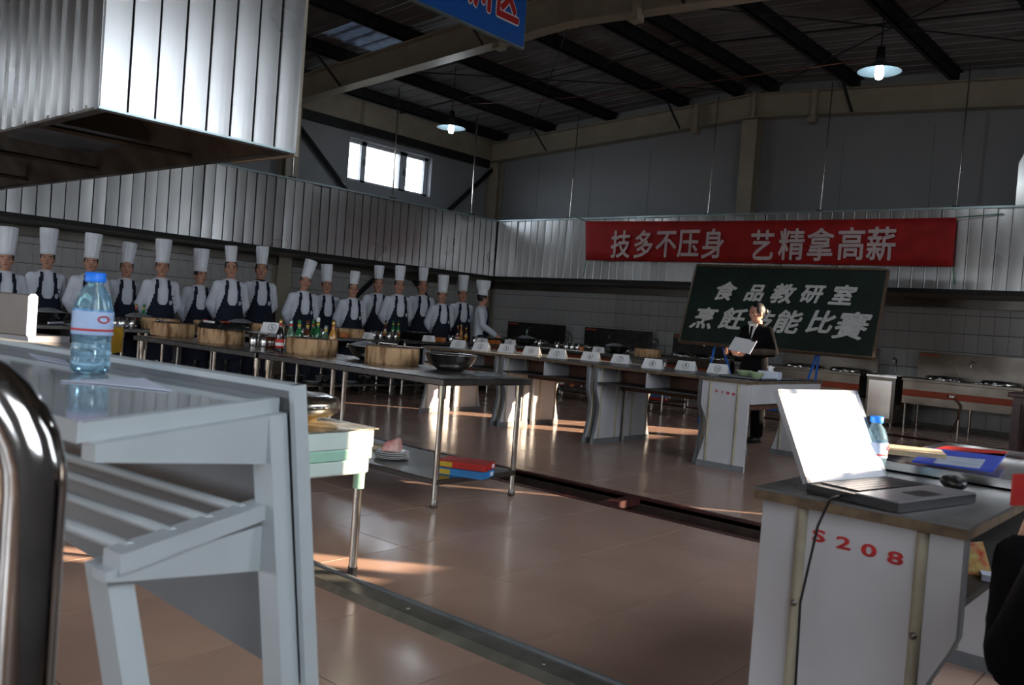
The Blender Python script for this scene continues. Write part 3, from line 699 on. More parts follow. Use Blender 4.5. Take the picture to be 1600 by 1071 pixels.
for i, y in enumerate((3.2, 5.4, 7.55, 9.8)):
    use(R0, 'stainless cooking range on the left wall behind the %s chefs' % ['leftmost', 'fifth and sixth', 'ninth and tenth', 'rightmost'][i], (-13.19, y, 0), PI/2, 'cooking ranges along the left wall')

# ================================================================== STAINLESS WORK TABLES
def work_table(L_, W_=.86):
    t = thing('work_table', 'x', 'table'); H_ = .82
    m = MB().mat(DSTEEL).box((0, 0, H_-.045), (L_, W_, H_), .006); m.build('tabletop', None, t)
    m = MB().mat(DSTEEL).box((.04, .05, .145), (L_-.04, W_-.05, .18), .004); m.build('lower_shelf', None, t)
    for x in (.06, L_-.06):
        for y in (.06, W_-.06):
            lg = MB().mat(TSTEEL).tube([(x, y, .03), (x, y, H_-.045)], .019, 12).build('leg', None, t)
            MB().mat(TSTEEL).tube([(x, y, H_-.13), (x, y, H_-.045)], .027, 12).build('leg_socket', None, lg)
            MB().mat(SCREW).lathe([(.016, 0), (.024, .008), (.024, .03), (.019, .05)], (x, y, 0), 10, closed=True).build('foot', None, lg)
    return t
T0 = work_table(2.04)
tabs = [(-5.84, 3.74, 0, 'long stainless work table in the middle holding the large steel bowl'), (-7.92, 3.74, 0, 'stainless work table at left under the two farther front chopping blocks')]
for x, y, r_, lab in tabs: use(T0, lab, (x, y, 0), r_, 'middle row of work tables')
T1 = work_table(1.74, .7)
WY = [1.12, 2.94, 4.76, 6.6, 8.44, 10.28]
names = ['farthest left', 'second from left', 'third from left', 'third from the corner', 'second from the corner', 'nearest the corner']
for y, nm in zip(WY, names): use(T1, 'stainless work table in front of the chefs, %s' % nm, (-9.42, y, 0), PI/2, 'work tables before the chefs')
T2 = work_table(2.6, .8); T2['label'] = 'stainless work table behind the row of numbered desks'; T2.location = (-9.32, 11.25, 0)

# ================================================================== STUDENT DESKS
def panel_profile(W_, H_, flip=False):
    pts = [(0, 0), (0, H_), (W_, H_), (W_, H_*.72), (W_-.012, H_*.68), (W_-.05, H_*.58), (W_-.07, H_*.5), (W_-.072, H_*.42), (W_-.055, H_*.3), (W_-.03, H_*.18), (W_-.005, H_*.08), (W_, 0)]
    return [((W_-a) if flip else a, b) for a, b in pts]
def desk(L_, W_=.5, stencil=None, peds=(0, 1), side=-1, split=True):
    # length along local x, user side at local -y (curved edges there); straight edge at +y
    t = thing('student_desk', 'x', 'desk'); H_ = .83
    top = MB().mat(DTOP).box((0, 0, H_-.006), (L_, W_, H_)).build('tabletop', None, t)
    MB().mat(CHIP).box((0.002, 0.002, H_-.03), (L_-.002, W_-.002, H_-.006)).build('top_core', None, top)
    pr_ = panel_profile(W_-.03, H_-.03, True)
    for e in peds:
        x = .03 if e == 0 else L_-.03-.028
        p = MB().mat(WHITEP).prism([(x, a+.015, b) for a, b in pr_], (.028, 0, 0)).build('end_panel', None, t)
        for (xo) in ((x-.003, x+.031) if False else (x,)):
            pass
        ex = x+.028 if e == 1 else x
        sgn = 1 if e == 1 else -1
        m = MB().mat(GREYB).box((ex, .012, 0), (ex+sgn*.006, W_-.012, .055)); m.box((ex-sgn*.034, .012, 0), (ex-sgn*.028, W_-.012, .055)); m.build('base_strip', None, p)
        m = MB().mat(GREYB)  # dark edging that follows the curved front
        for i in range(2, len(pr_)-1):
            a, b = pr_[i], pr_[i+1]
            m.hexa([(x-.001, a[0]+.015-.006, a[1]), (x+.029, a[0]+.015-.006, a[1]), (x+.029, a[0]+.0152, a[1]), (x-.001, a[0]+.0152, a[1]),
                    (x-.001, b[0]+.015-.006, b[1]), (x+.029, b[0]+.015-.006, b[1]), (x+.029, b[0]+.0152, b[1]), (x-.001, b[0]+.0152, b[1])])
        m.build('edge_banding', None, p)
        for yy in (.1, W_-.12):
            MB().mat(YELB).tube([(ex-sgn*.028, yy, .058), (ex-sgn*.028, yy, H_-.035)], .014, 8).build('batten', None, p)
            bt = MB().mat(YELB).tube([(ex, yy, .058), (ex, yy, H_-.035)], .014, 8).build('batten', None, p)
            for zz in (.2, .5): MB().mat(SCREW).lathe([(0, .004), (.008, .002), (.009, 0)], (0, 0, 0), 8).build('screw', None, p, None)
        for c in kids(p):
            pass
    MB().mat(DSHELF).box((.058, .02, .63), (L_-.058, W_-.05, .648)).build('book_shelf', None, t)
    MB().mat(BROWNB).box((.058, W_-.06, .56), (L_-.058, W_-.045, H_-.03)).build('back_board', None, t)
    if split: MB().mat(WHITEP).box((L_/2-.01, .03, .648), (L_/2+.01, W_-.06, H_-.03)).build('divider', None, t)
    return t
def fix_screws(t, L_, W_):
    # seat the screws on the outer faces of the end panels
    for p in kids(t):
        if not p.name.startswith('end_panel'): continue
        xs = [v.co.x for v in p.data.vertices]; out = (max(xs) > L_/2)
        ex = max(xs)+.014 if out else min(xs)-.014
        sc = [c for c in kids(p) if c.name.startswith('screw')]
        pos = [(.1, .22), (.1, .56), (W_-.12, .22), (W_-.12, .56)]
        for c, (yy, zz) in zip(sc, pos): c.location = (ex, yy, zz); c.rotation_euler = (0, PI/2 if out else -PI/2, 0)
DL = 1.3
dA = desk(DL, .52, peds=(0,)); fix_screws(dA, DL, .52)
dB = desk(DL-.03, .52, peds=(0,)); fix_screws(dB, DL, .52)
# front row: user side towards the camera (-y); only far ends carry the paired end panels seen in the photo
def desk_row():
    k = 0
    for i, x in enumerate((-5.30, -6.62, -7.94)):
        lab = ['right', 'middle', 'left'][i]
        use(dA, 'white-sided desk in the front numbered row, %s of three' % lab, (x, 7.33, 0), 0, 'front row of numbered desks')
        o = use(dB, 'white-sided desk in the back numbered row, %s of three' % lab, (x+DL, 7.33+.53+.54, 0), PI, 'back row of numbered desks') if False else None
    return
# every desk really has two end panels
dF = desk(1.29, .52); fix_screws(dF, 1.29, .52)
for o in [dA, dB]:
    for c in kids(o):
        for d_ in kids(c):
            bpy.data.objects.remove(d_)
        bpy.data.objects.remove(c)
    bpy.data.objects.remove(o)
for i, x in enumerate((-5.25, -6.56, -7.87)):
    lab = ['right', 'middle', 'left'][i]
    use(dF, 'white-sided desk in the nearer row of numbered desks, %s one of three' % lab, (x, 7.33, 0), 0, 'numbered desks in two rows')
    use(dF, 'white-sided desk in the farther row of numbered desks, %s one of three' % lab, (x+1.29, 8.43, 0), PI, 'numbered desks in two rows')
# desk S180 and desk S208: length along y
dS = desk(1.7, .5, split=False); fix_screws(dS, 1.7, .5)
# local: user side -y -> for S180 the curved side must face -x : rotate so that -y -> -x  => rotz = -90
use(dS, 'white desk stencilled S180 at the right end of the numbered row', (-3.95, 8.93, 0), -PI/2, None)
s180 = dS
s208 = dup(dS, 'white desk stencilled S208 in the right foreground holding the laptop', (-.455, 2.07, 0), PI/2)
def stencil(o, txt, size, py, pz, sp):
    # o: the desk thing; the text goes on the end panel facing the camera (-y in world)
    pnl = [c for c in kids(o) if c.name.startswith('end_panel')]
    best = min(pnl, key=lambda c: (Matrix.Translation(o.location) @ o.rotation_euler.to_matrix().to_4x4() @ c.data.vertices[0].co).y)
    mw = Matrix.Translation(o.location) @ o.rotation_euler.to_matrix().to_4x4()
    for i, ch in enumerate(txt):
        wp = V((py+(i-(len(txt)-1)/2)*sp, 0, pz-.004*i))
        # world face position y
        fy = min((mw @ v.co).y for v in best.data.vertices)-.0015
        wp.y = fy
        lp = mw.inverted() @ wp
        put_text(ch, size, STENCIL, best, lp, (PI/2, 0, -o.rotation_euler.z), .0016, 'stencil_letter', .0008, 0, 1.3, .72)
bpy.context.view_layer.update()
stencil(s180, 'S180', .05, -3.70, .71, .057)
stencil(s208, 'S208', .056, -.70, .735, .06)
# pale apron board on the far side of desk S180 and its tray things come later
MB().mat(WHITEP).box((.06, .485, .62), (1.64, .499, .8)).build('apron_board', None, s180)

# ================================================================== TABLETOP THINGS
TT = .82
def block(r, h):
    t = thing('chopping_block', 'x', 'chopping block')
    wob = lambda a, i: .018*math.sin(3*a+1)+.012*math.sin(7*a)
    MB().mat(WOODB).lathe([(r*.97, 0), (r, h*.1), (r*1.01, h*.5), (r, h*.9), (r*.985, h)], n=32, wob=wob, closed=True).build('block_side', None, t)
    MB().mat(WOODT).lathe([(r*.985, h), (r*.9, h+.004), (r*.5, h+.002), (0, h)], n=32, wob=wob).build('block_top', None, t)
    return t
BK = block(.205, .125)
def cleaver():
    t = thing('cleaver', 'x', 'cleaver')
    MB().mat(STEEL).prism([(-.02, 0, .002), (.2, -.01, .002), (.21, .09, .002), (-.01, .095, .002)], (0, 0, .003)).build('blade', None, t)
    MB().mat(TSTEEL).tube([(-.02, .075, .012), (-.15, .085, .014)], [.009, .011], 8).build('handle', None, t)
    MB().mat(STEEL).ell((-.155, .086, .015), (.017, .016, .016)).build('end_knob', None, t)
    return t
CV = cleaver()
def bowl(r, h, m_=None):
    m_ = m_ or STEEL
    m = MB().mat(m_)
    m.lathe([(r*.45, 0), (r*.5, .002), (r*.78, h*.35), (r*.93, h*.75), (r*.98, h), (r*1.03, h+.004), (r*1.03, h), (r*.96, h*.9), (r*.9, h*.72), (r*.75, h*.36), (r*.45, .012), (0, .01)], n=36)
    m.lathe([(0, .0), (r*.45, 0)], n=36)
    return m.mesh('steel_bowl')
BW = bowl(.165, .105)
def single(name, me, label, cat, loc, rot=0, group=None):
    o = link(name, me, None, loc, rot); return tag(o, label, cat, group)
def on(px, py, z=TT):
    p = at(px, py, z=z); p.z = z
    if z == TT and p.y > 4.45: p = colx(px, z, y=4.43)
    return p
def rear(px, dx=0):
    # a spot on the tables before the chefs, or on the table behind the numbered desks for the far right ones
    p = colx(px, TT, y=11.6+dx)
    if -9.15 < p.x < -6.8 and px > 795: return p
    p = colx(px, TT, x=-9.75-dx); p.y = min(p.y, 11.8); return p
# chopping blocks in the middle row
blocks = []
for (px, py), r, lab, lz in (((613, 567), .205, 'round chopping block beside the large steel bowl', 0), ((487, 552), .205, 'round chopping block in front of the sauce bottles', 0),
        ((345, 535), .205, 'round chopping block with the black bag on it', 0), ((269, 524), .2, 'round chopping block at the left end of the middle tables', 0)):
    p = on(px, py+1); blocks.append(use(BK, lab, p, random.uniform(0, 6), 'chopping blocks on the middle tables'))
for (px, py, lab) in ((250, 516, 'behind the leftmost front block'), (330, 520, 'behind the block with the black bag'), (418, 522, 'behind the numbered card five'), (1012, 556, 'behind numbered cards seven and eight'), (545, 533, 'right of the sauce bottles')):
    use(BK, 'round chopping block on a rear table, %s' % lab, rear(px, -.1), random.uniform(0, 6), 'chopping blocks on the rear tables')
def on_block(b, dx=0, dy=0): return b.location+V((dx, dy, .1295))
use(CV, 'cleaver with a round silver knob on the block beside the large bowl', on_block(blocks[0], -.02, .06), .6, 'cleavers on the chopping blocks')
use(CV, 'cleaver with a round silver knob on the block before the bottles', on_block(blocks[1], .0, .02), 2.6, 'cleavers on the chopping blocks')
use(CV, 'cleaver lying on the leftmost front chopping block', on_block(blocks[3], -.05, .0), 2.5, 'cleavers on the chopping blocks')
# black bag with prints on block 3
bp = blocks[2].location+V((0, 0, .128))
t = thing('plastic_bag', 'crumpled black plastic bag with red and white print on a chopping block', 'bag', bp)
m = MB().mat(BLACKP); n = 20
vs = []; fs = []
for i in range(n):
    for j in range(7):
        a = j/6*PI; u_ = i/(n-1); 
        wdt = .08+.05*math.sin(u_*9)+.02*math.sin(u_*23); hh = .03+.035*abs(math.sin(u_*5+1))+.01*math.sin(j*3+i)
        vs.append((-.27+u_*.56, .02*math.sin(u_*7)-math.cos(a)*wdt, max(.001, math.sin(a)*hh)))
for i in range(n-1):
    for j in range(6): a = i*7+j; fs.append((a, a+7, a+8, a+1))
fs.append(list(range(7))); fs.append([(n-1)*7+j for j in range(7)][::-1]); m.add(vs, fs, True); m.build('bag_film', None, t)
for i in range(5): MB().mat(PAPER).box((-.2+i*.035, -.07, .045), (-.18+i*.035, -.05, .062)).build('white_print', None, t)
for x in (-.21, .1, .16): MB().mat(REDP).box((x, -.07, .062), (x+.04, -.045, .07)).build('red_print', None, t)
# knife tray / white board at px 385-430,525
p = colx(408, TT, y=4.43); t = thing('steel_tray', 'narrow bright tray lying beside the block with the black bag', 'tray', p+V((0, 0, .11)), .1)
MB().mat(PAPER).box((-.16, -.05, 0), (.14, .05, .018)).build('tray_body', None, t)
MB().mat(STEEL).tube([(-.16, 0, .012), (-.22, 0, .014)], .018, 8).build('tray_end', None, t)
MB().mat(TSTEEL).box((-.05, -.03, -.11), (.05, .03, 0)).build('tray_stand', None, t)
# steel bowls
single('steel_bowl', bowl(.19, .115), 'large shiny steel bowl at the right end of the middle table', 'bowl', on(703, 578))
single('steel_bowl', bowl(.21, .11), 'large steel bowl holding clear plastic behind a chopping block', 'bowl', on(583, 560))
p = on(583, 560)+V((-.1, .0, .085))
m = MB().mat(NETGREY).lathe([(.0, .06), (.07, .05), (.12, .02), (.14, .0)], p*0, 14, wob=lambda a, i: .25*math.sin(3*a+i)); o = m.build('plastic_wrap', loc=p); tag(o, 'crumpled clear plastic in the steel bowl behind the block', 'plastic wrap')
# cloth by the bowl
o = MB().mat(NETGREY).lathe([(0, .02), (.06, .022), (.11, .012), (.15, .001)], n=16, wob=lambda a, i: .3*math.sin(4*a+i*2)).build('dishcloth', loc=on(758, 584)); tag(o, 'grey crumpled dishcloth beside the large steel bowl', 'cloth')
# rear bowls
BL2 = bowl(.2, .12, DSTEEL); BL3 = bowl(.17, .09)
for (px, py, me, lab) in ((78, 517, BL2, 'dark wok-like bowl before the second chef'), (213, 512, BL3, 'steel bowl before the fourth chef'), (376, 515, BL2, 'dark steel bowl before the seventh chef'), (652, 533, BL2, 'dark steel bowl before the thirteenth chef'),
        (768, 536, BL3, 'wide shallow steel bowl before the last chef'), (820, 546, BL2, 'dark bowl left on the table behind the numbered desks'), (962, 556, BL2, 'steel bowl next to the rear chopping block right of card seven')):
    single('steel_bowl', me, lab, 'bowl', rear(px, .12), group='steel bowls on the rear tables')
for (px, py, lab) in ((376, 505, 'on the bowl before the seventh chef'), (215, 503, 'on the bowl before the fourth chef'), (75, 506, 'on the dark bowl before the second chef'), (820, 533, 'on the bowl behind the numbered desks'), (962, 543, 'on the bowl behind card seven')):
    p = rear(px, .12); o = MB().mat(NETGREY).lathe([(.0, .05), (.06, .045), (.13, .02), (.17, .0)], n=14, wob=lambda a, i: .2*math.sin(3*a+i+px)).build('plastic_wrap', loc=p+V((0, 0, .118))); tag(o, 'crumpled clear plastic '+lab, 'plastic wrap')
# cups
m = MB().mat(STEEL).lathe([(.0, .002), (.042, 0), (.044, .005), (.046, .11), (.043, .112), (.041, .02), (0, .015)], n=20); CUP = m.mesh('steel_cup')
cups = [(397, 541, 'nearer block'), (414, 543, 'nearer block'), (180, 519, 0), (190, 519, 0), (204, 519, 0), (552, 534, 0), (561, 534, 0), (583, 534, 0), (593, 534, 0), (607, 535, 0), (617, 536, 0), (704, 538, 0), (741, 541, 0), (749, 541, 0), (450, 525, 0), (470, 526, 0), (505, 527, 0),
        (855, 552, 0), (884, 554, 0), (893, 555, 0), (902, 556, 0), (870, 553, 0)]
CL = ['left of three before the third and fourth chefs', 'middle of three before the third and fourth chefs', 'right of three before the third and fourth chefs', 'farthest left before the eleventh chef', 'second from left before the eleventh chef', 'left of a pair before the twelfth chef', 'right of a pair before the twelfth chef',
 'left of a pair beside the green bottles before the thirteenth chef', 'right of a pair beside the green bottles before the thirteenth chef', 'just left of card one before the fifteenth chef', 'left of a pair between cards one and two', 'right of a pair between cards one and two', 'glimpsed between the first two front bottles', 'glimpsed behind the third front bottle', 'glimpsed behind the amber front bottle',
 'just left of card five on the table behind', 'left one of three right of card five on the table behind', 'middle one of three right of card five on the table behind', 'right one of three right of card five on the table behind', 'directly behind card five']
for i, (px, py, k) in enumerate(cups):
    lab = 'steel seasoning cup beside the glass jar, %s' % ('left one' if i == 0 else 'right one, touching the jar') if k else 'small steel cup, %s' % CL[i-2]
    single('steel_cup', CUP, lab, 'cup', on(px, py) if k else rear(px, -.2+.05*(i%3)), 0, 'steel cups by the jar' if k else 'steel cups on the rear tables')
# jar of brown sauce
t = thing('glass_jar', 'squat glass jar of dark red sauce left of the chopping block', 'jar', on(427, 545))
MB().mat(BGLASS).lathe([(0, 0), (.06, 0), (.065, .01), (.066, .08), (.055, .1), (.05, .105), (0, .105)], n=22).build('jar_body', None, t)
MB().mat(LAPS).lathe([(.052, .1), (.055, .102), (.055, .12), (.0, .122)], n=22).build('lid', None, t)
# bottles
def bottle(glass, lab1, lab2, cap, h=.27, fat=.033):
    t = thing('sauce_bottle', 'x', 'bottle')
    s = h/.27
    MB().mat(glass).lathe([(0, 0), (fat*.95, 0), (fat, .006), (fat, .13*s), (fat*.9, .155*s), (fat*.5, .19*s), (.0135, .21*s), (.0125, .255*s), (.0, .255*s)], n=20).build('bottle_body', None, t)
    MB().mat(cap).lathe([(.0145, .235*s), (.015, .24*s), (.015, .268*s), (0, .27*s)], n=14).build('cap', None, t)
    l = MB().mat(lab1).lathe([(fat+.001, .035), (fat+.0015, .036), (fat+.0015, .105), (fat+.001, .106)], n=20).build('label', None, t)
    MB().mat(lab2).lathe([(fat+.002, .05), (fat+.0025, .051), (fat+.0025, .075), (fat+.002, .076)], n=20).build('label_band', None, l)
    MB().mat(lab1).lathe([(.0142, .2*s+.012), (.0146, .2*s+.014), (.0146, .2*s+.03), (.014, .2*s+.031)], n=14).build('neck_label', None, t)
    return t
bt = [bottle(KGLASS, REDP, PAPER, GOLDCAP), bottle(LGLASS, REDP, CREAM, TRIM), bottle(GGLASS, YELP, REDP, GGLASS), bottle(BGLASS, YELP, REDP, BGLASS), bottle(GGLASS, YELP, REDP, PAPER, .3), bottle(LGLASS, YELP, YELP, TRIM, .24), bottle(AGLASS, ORANGE, YELP, GOLDCAP, .29), bottle(GGLASS, ORANGE, YELP, GGLASS, .28)]
for i, (px, py, k, lab) in enumerate(((436, 546, 0, 'dark soy sauce bottle with red label, leftmost of the front bottle row'), (452, 546, 1, 'pale green bottle with red label, second in the front bottle row'), (465, 546, 2, 'green bottle with yellow and red label, third in the front bottle row'),
        (478, 547, 3, 'brown bottle with yellow label in the front bottle row'), (494, 547, 4, 'tall green bottle with white cap in the front bottle row'), (507, 547, 5, 'short pale green bottle with a yellow label in the front bottle row'), (518, 547, 6, 'amber bottle with orange label, rightmost of the front bottle row'), (487, 541, 7, 'green bottle partly hidden behind the tall white-capped one'))):
    p = on(px, py+4); use(bt[k], lab, p, random.uniform(0, 1), 'sauce bottles on the middle table')
for (px, py, k, lab) in ((223, 521, 2, 'green bottle standing before the fourth chef'), (211, 518, 0, 'dark bottle just left of the green one before the fourth chef'), (601, 536, 3, 'brown bottle before the twelfth chef'), (613, 536, 2, 'green bottle between the twelfth and thirteenth chefs'), (621, 537, 2, 'green bottle with yellow label before the thirteenth chef'),
        (714, 540, 0, 'dark bottle before the sixteenth chef'), (719, 541, 6, 'amber bottle in the middle of three before the sixteenth chef'), (727, 541, 3, 'brown bottle, right of three before the sixteenth chef'), (849, 551, 1, 'pale bottle at left on the table behind the numbered desks'), (853, 552, 2, 'green bottle in the middle on the table behind the numbered desks'), (859, 552, 5, 'right pale bottle on the table behind the numbered desks')):
    use(bt[k], lab, rear(px, .2), 0, 'bottles on the rear tables')
# orange packets
t0 = None
for i, (px, py) in enumerate(((538, 533), (690, 545), (682, 538), (768, 545), (777, 548), (908, 556))):
    o = MB().mat(ORANGE).box((-.06, -.04, 0), (.06, .04, .07), .008).build('orange_packet', loc=(V((-5.9, 4.3, TT)) if 0 else rear(px, -.27)), rotz=.7+i*.3)
    tag(o, ['orange food packet right of the front bottles', 'orange packet just left of card one', 'orange packet behind the white card left of card one', 'orange packet between cards two and three', 'orange packet just left of card three', 'orange packet left of card six'][i], 'packet', 'orange packets on the rear tables')
# number cards (folded paper tents)
def tent(num, label, loc, rot, w_=.22, h_=.1, group='numbered cards on the desks'):
    t = thing('number_card', label, 'card', loc, rot, group)
    dpt = .045; th_ = .0015
    m = MB().mat(PAPER)
    tw = w_*.42
    for s in (-1, 1):
        m.hexa([(-w_/2, s*dpt, 0), (w_/2, s*dpt, 0), (w_/2, s*(dpt-th_*1.5), 0), (-w_/2, s*(dpt-th_*1.5), 0), (-tw, s*th_, h_), (tw, s*th_, h_), (tw, 0, h_), (-tw, 0, h_)])
    m.build('folded_paper', None, t)
    ang = math.atan2(h_, dpt); rx = ang
    f = lambda z, o_=.0012: V((0, -dpt*(1-z/h_)-o_, z))
    c = f(h_*.5)
    m = MB().mat(INK); R_ = .036; n = 28
    vs = [(R_*q*math.cos(k*2*PI/n), R_*q*math.sin(k*2*PI/n), z) for z in (0, .0006) for q in (1, .87) for k in range(n)]
    fs = []
    for k in range(n):
        k2 = (k+1) % n; fs += [(2*n+k, 2*n+k2, 3*n+k2, 3*n+k), (k, n+k, n+k2, k2), (k, k2, 2*n+k2, 2*n+k), (n+k, 3*n+k, 3*n+k2, n+k2)]
    m.add(vs, fs, False); o = m.build('circle', None, t, c); o.rotation_euler = (rx, 0, 0)
    put_text(num, .055 if len(num) == 1 else .046, INK, t, c, (rx, 0, 0), .0006, 'number', .0004)
    return t
words = ['one', 'two', 'three', 'four', 'five', 'six', 'seven', 'eight', 'nine', 'ten']
for i, (px, py) in enumerate(((717, 543), (752, 547), (792, 550), (831, 554), (871, 559), (923, 563), (970, 567), (1020, 575), (1072, 578), (1122, 583))):
    p = on(px, py+1, .83); p.z = .83
    d = EYE-p; rot = math.atan2(d.x, -d.y)*.35
    tent(str(i+1), 'white folded card with a circled number %s on the desk row' % words[i], p, rot, .225 if i else .22)
for (num, px, py, lab) in (('5', 430, 527, 'small white card numbered five above the steel cups'), ('6', 573, 530, 'small white card on the table before the eleventh chef'), ('7', 670, 536, 'small white card before the fourteenth chef'), ('8', 753, 540, 'small white card before the last chef'), ('9', 797, 544, 'small white card behind card three'), ('10', 935, 554, 'small white card behind card six')):
    p = rear(px, -.3) if num != '5' else colx(424, TT, y=4.43)+V((0, 0, .128)); d = EYE-p; tent(num, lab, p, math.atan2(d.x, -d.y)*.8, .2, .09, 'small cards on the rear tables')
p = on(1160, 590, .83)

# lower shelf things of the middle table
SH = .18
pl_ = MB().mat(CHINA).lathe([(0, .003), (.06, 0), (.065, .003), (.115, .014), (.12, .018), (.115, .018), (.062, .008), (0, .008)], n=32).mesh('plate')
pp = on(611, 717, SH)
for k in range(4): single('plate', pl_, 'white plate in the stack under the meat, %s' % ['bottom', 'second from bottom', 'third from bottom', 'top'][k], 'plate', pp+V((random.uniform(-.008, .008), random.uniform(-.008, .008), k*.0125)), 0, 'stacked white plates')
m = MB().mat(MEAT).hexa([(-.07, -.05, 0), (.06, -.055, 0), (.07, .05, 0), (-.06, .05, 0), (-.05, -.03, .06), (.05, -.035, .1), (.055, .035, .1), (-.045, .03, .065)])
me = modmesh(m.mesh('raw_meat'), [('BEVEL', dict(width=.015, segments=3))]); single('raw_meat', me, 'chunk of raw pink meat on the stack of white plates', 'meat', pp+V((.0, 0, .054)), .5)
o = MB().mat(KRAFT).box((-.14, -.07, 0), (.1, .07, .035), .01).build('paper_packet', loc=on(588, 702, SH), rotz=.3); tag(o, 'flat cream packet behind the plate stack', 'packet')
def cbox(col, side, label, loc, rot):
    t = thing('carton', label, 'box', loc, rot)
    MB().mat(col).box((-.17, -.1, 0), (.17, .1, .045), .002).build('carton_body', None, t)
    MB().mat(side).box((-.172, -.098, .004), (-.169, .098, .041)).build('end_print', None, t)
    MB().mat(PAPER).box((.1695, .03, .01), (.172, .075, .035)).build('barcode_patch', None, t)
    MB().mat(YELP).box((-.165, -.1015, .006), (-.06, -.0995, .038)).build('yellow_print', None, t)
    return t
pc = on(712, 745, SH)+V((-.02, .1, 0))
cbox(BLUEPR, REDP, 'blue carton with a yellow patch, lower of two on the shelf', pc, .35)
cbox(REDP, BLUEPR, 'red carton lying on the blue carton on the shelf', pc+V((-.01, .02, .0465)), .42)
p3 = V((-7.0, 11.45, .18)); cbox(REDP, PAPER, 'red carton on the lower shelf of the table behind the desks', p3, .1); cbox(BLUEPR, REDP, 'blue carton on the red one behind the numbered desks', p3+V((0, .01, .0465)), .15)
# pots, bowls, plates on the lower shelves
SB = bowl(.14, .1); SP = MB().mat(STEEL).lathe([(0, 0), (.1, 0), (.105, .005), (.105, .1), (.112, .102), (.1, .1), (.1, .01), (0, .008)], n=24).mesh('steel_pot')
WH = ['under the steel cups', 'under the first front bottles', 'under the amber bottle', 'rightmost plate', 'just right of the steel bowls', 'farthest right in the row', 'left plate near the desk rim', 'left of the first bowl']
for wi, (px, py, nm, me, lab) in enumerate((('x',)*5,)) if 0 else enumerate(((395, 578, 'steel_pot', SP, 'pot'), (460, 583, 'steel_bowl', SB, 'bowl'), (505, 587, 'steel_bowl', SB, 'bowl'), (545, 590, 'plate', pl_, 'plate'), (487, 588, 'plate', pl_, 'plate'), (570, 592, 'steel_bowl', SB, 'bowl'), (345, 572, 'plate', pl_, 'plate'), (440, 582, 'steel_pot', SP, 'pot'))):
    p = at(px, py+8, x=-9.75); p = V((-9.75, p.y, .181)); single(nm, me, '%s on the lower shelf before the chefs, %s' % ({'pot': 'small steel pot', 'bowl': 'steel mixing bowl', 'plate': 'white plate'}[lab], WH[wi]), lab, p, 0, 'dishes on the lower shelves')
for (px, k) in ((878, 0), (893, 3), (866, 4)):
    p = at(px, 608, y=11.5); use(bt[k], 'bottle on the lower shelf behind the numbered desks, %s' % {0: 'middle', 3: 'right', 4: 'left'}[k], V((p.x, 11.5, .18)), 0, 'bottles on the lower shelf')
# cleaver-like white paddles and yellow cloth at the far left table
o = MB().mat(YCLOTH).hexa([(-.02, -.1, -.3), (0, -.1, -.3), (0, .1, -.26), (-.02, .1, -.26), (-.02, -.08, .01), (.006, -.08, .01), (.006, .1, .01), (-.02, .1, .01)]).build('yellow_cloth', loc=V((-9.405, at(178, 520, x=-9.4).y, TT))); tag(o, 'yellow cloth hanging over the front table edge before the third chef', 'cloth')
for (a, b, lab) in (((172, 533), (212, 514), 'bright steel spatula handle right of the foreground bottle'), ((75, 517), (98, 506), 'bright steel ladle handle left of the foreground bottle')):
    A, B = at(*a, x=-9.4), at(*b, x=-9.7); A.z = max(A.z, TT+.02); B.z = max(B.z, TT+.02); o = MB().mat(PAPERC).tube([A, B], .012, 6).build('spatula'); tag(o, lab, 'utensil')

# ================================================================== PEOPLE
def remesh(mb, vox, smooth=2):
    me = mb.mesh('body'); me = modmesh(me, [('REMESH', dict(mode='VOXEL', voxel_size=vox)), ('SMOOTH', dict(factor=.5, iterations=smooth))])
    me.polygons.foreach_set('use_smooth', [True]*len(me.polygons)); me.materials.clear(); return me
def hand(m, wrist, d, n, s, curl=.9):
    d, n, s = V(d).normalized(), V(n).normalized(), V(s).normalized(); wrist = V(wrist)
    for k, o in enumerate((-.03, -.01, .01, .03)):
        a = wrist+s*o*.75; b = wrist+d*.085+s*o; m.tube([a, b], [.014, .0125], 7)
        L_ = (.055, .068, .072, .062)[k]; c1 = b+(d*math.cos(curl*.5)+n*math.sin(curl*.5))*L_*.45
        c2 = c1+(d*math.cos(curl*1.2)+n*math.sin(curl*1.2))*L_*.35; c3 = c2+(d*math.cos(curl*1.8)+n*math.sin(curl*1.8))*L_*.3
        m.tube([b, c1, c2, c3], [.0105, .0098, .009, .0075], 7)
    t0 = wrist+d*.025+s*.022; t1 = t0+(d*.6+s*.75+n*.2).normalized()*.04; t2 = t1+(d*.9+s*.25+n*.4).normalized()*.032
    m.tube([t0, t1, t2], [.014, .0115, .009], 7)
def head_pts(yaw, nod, lean, H0):
    # transform for the head: pivot at the neck
    return Matrix.Translation((0, .0, H0)) @ Matrix.Rotation(lean, 4, 'Y') @ Matrix.Rotation(yaw, 4, 'Z') @ Matrix.Rotation(nod, 4, 'X') @ Matrix.Translation((0, 0, -H0))
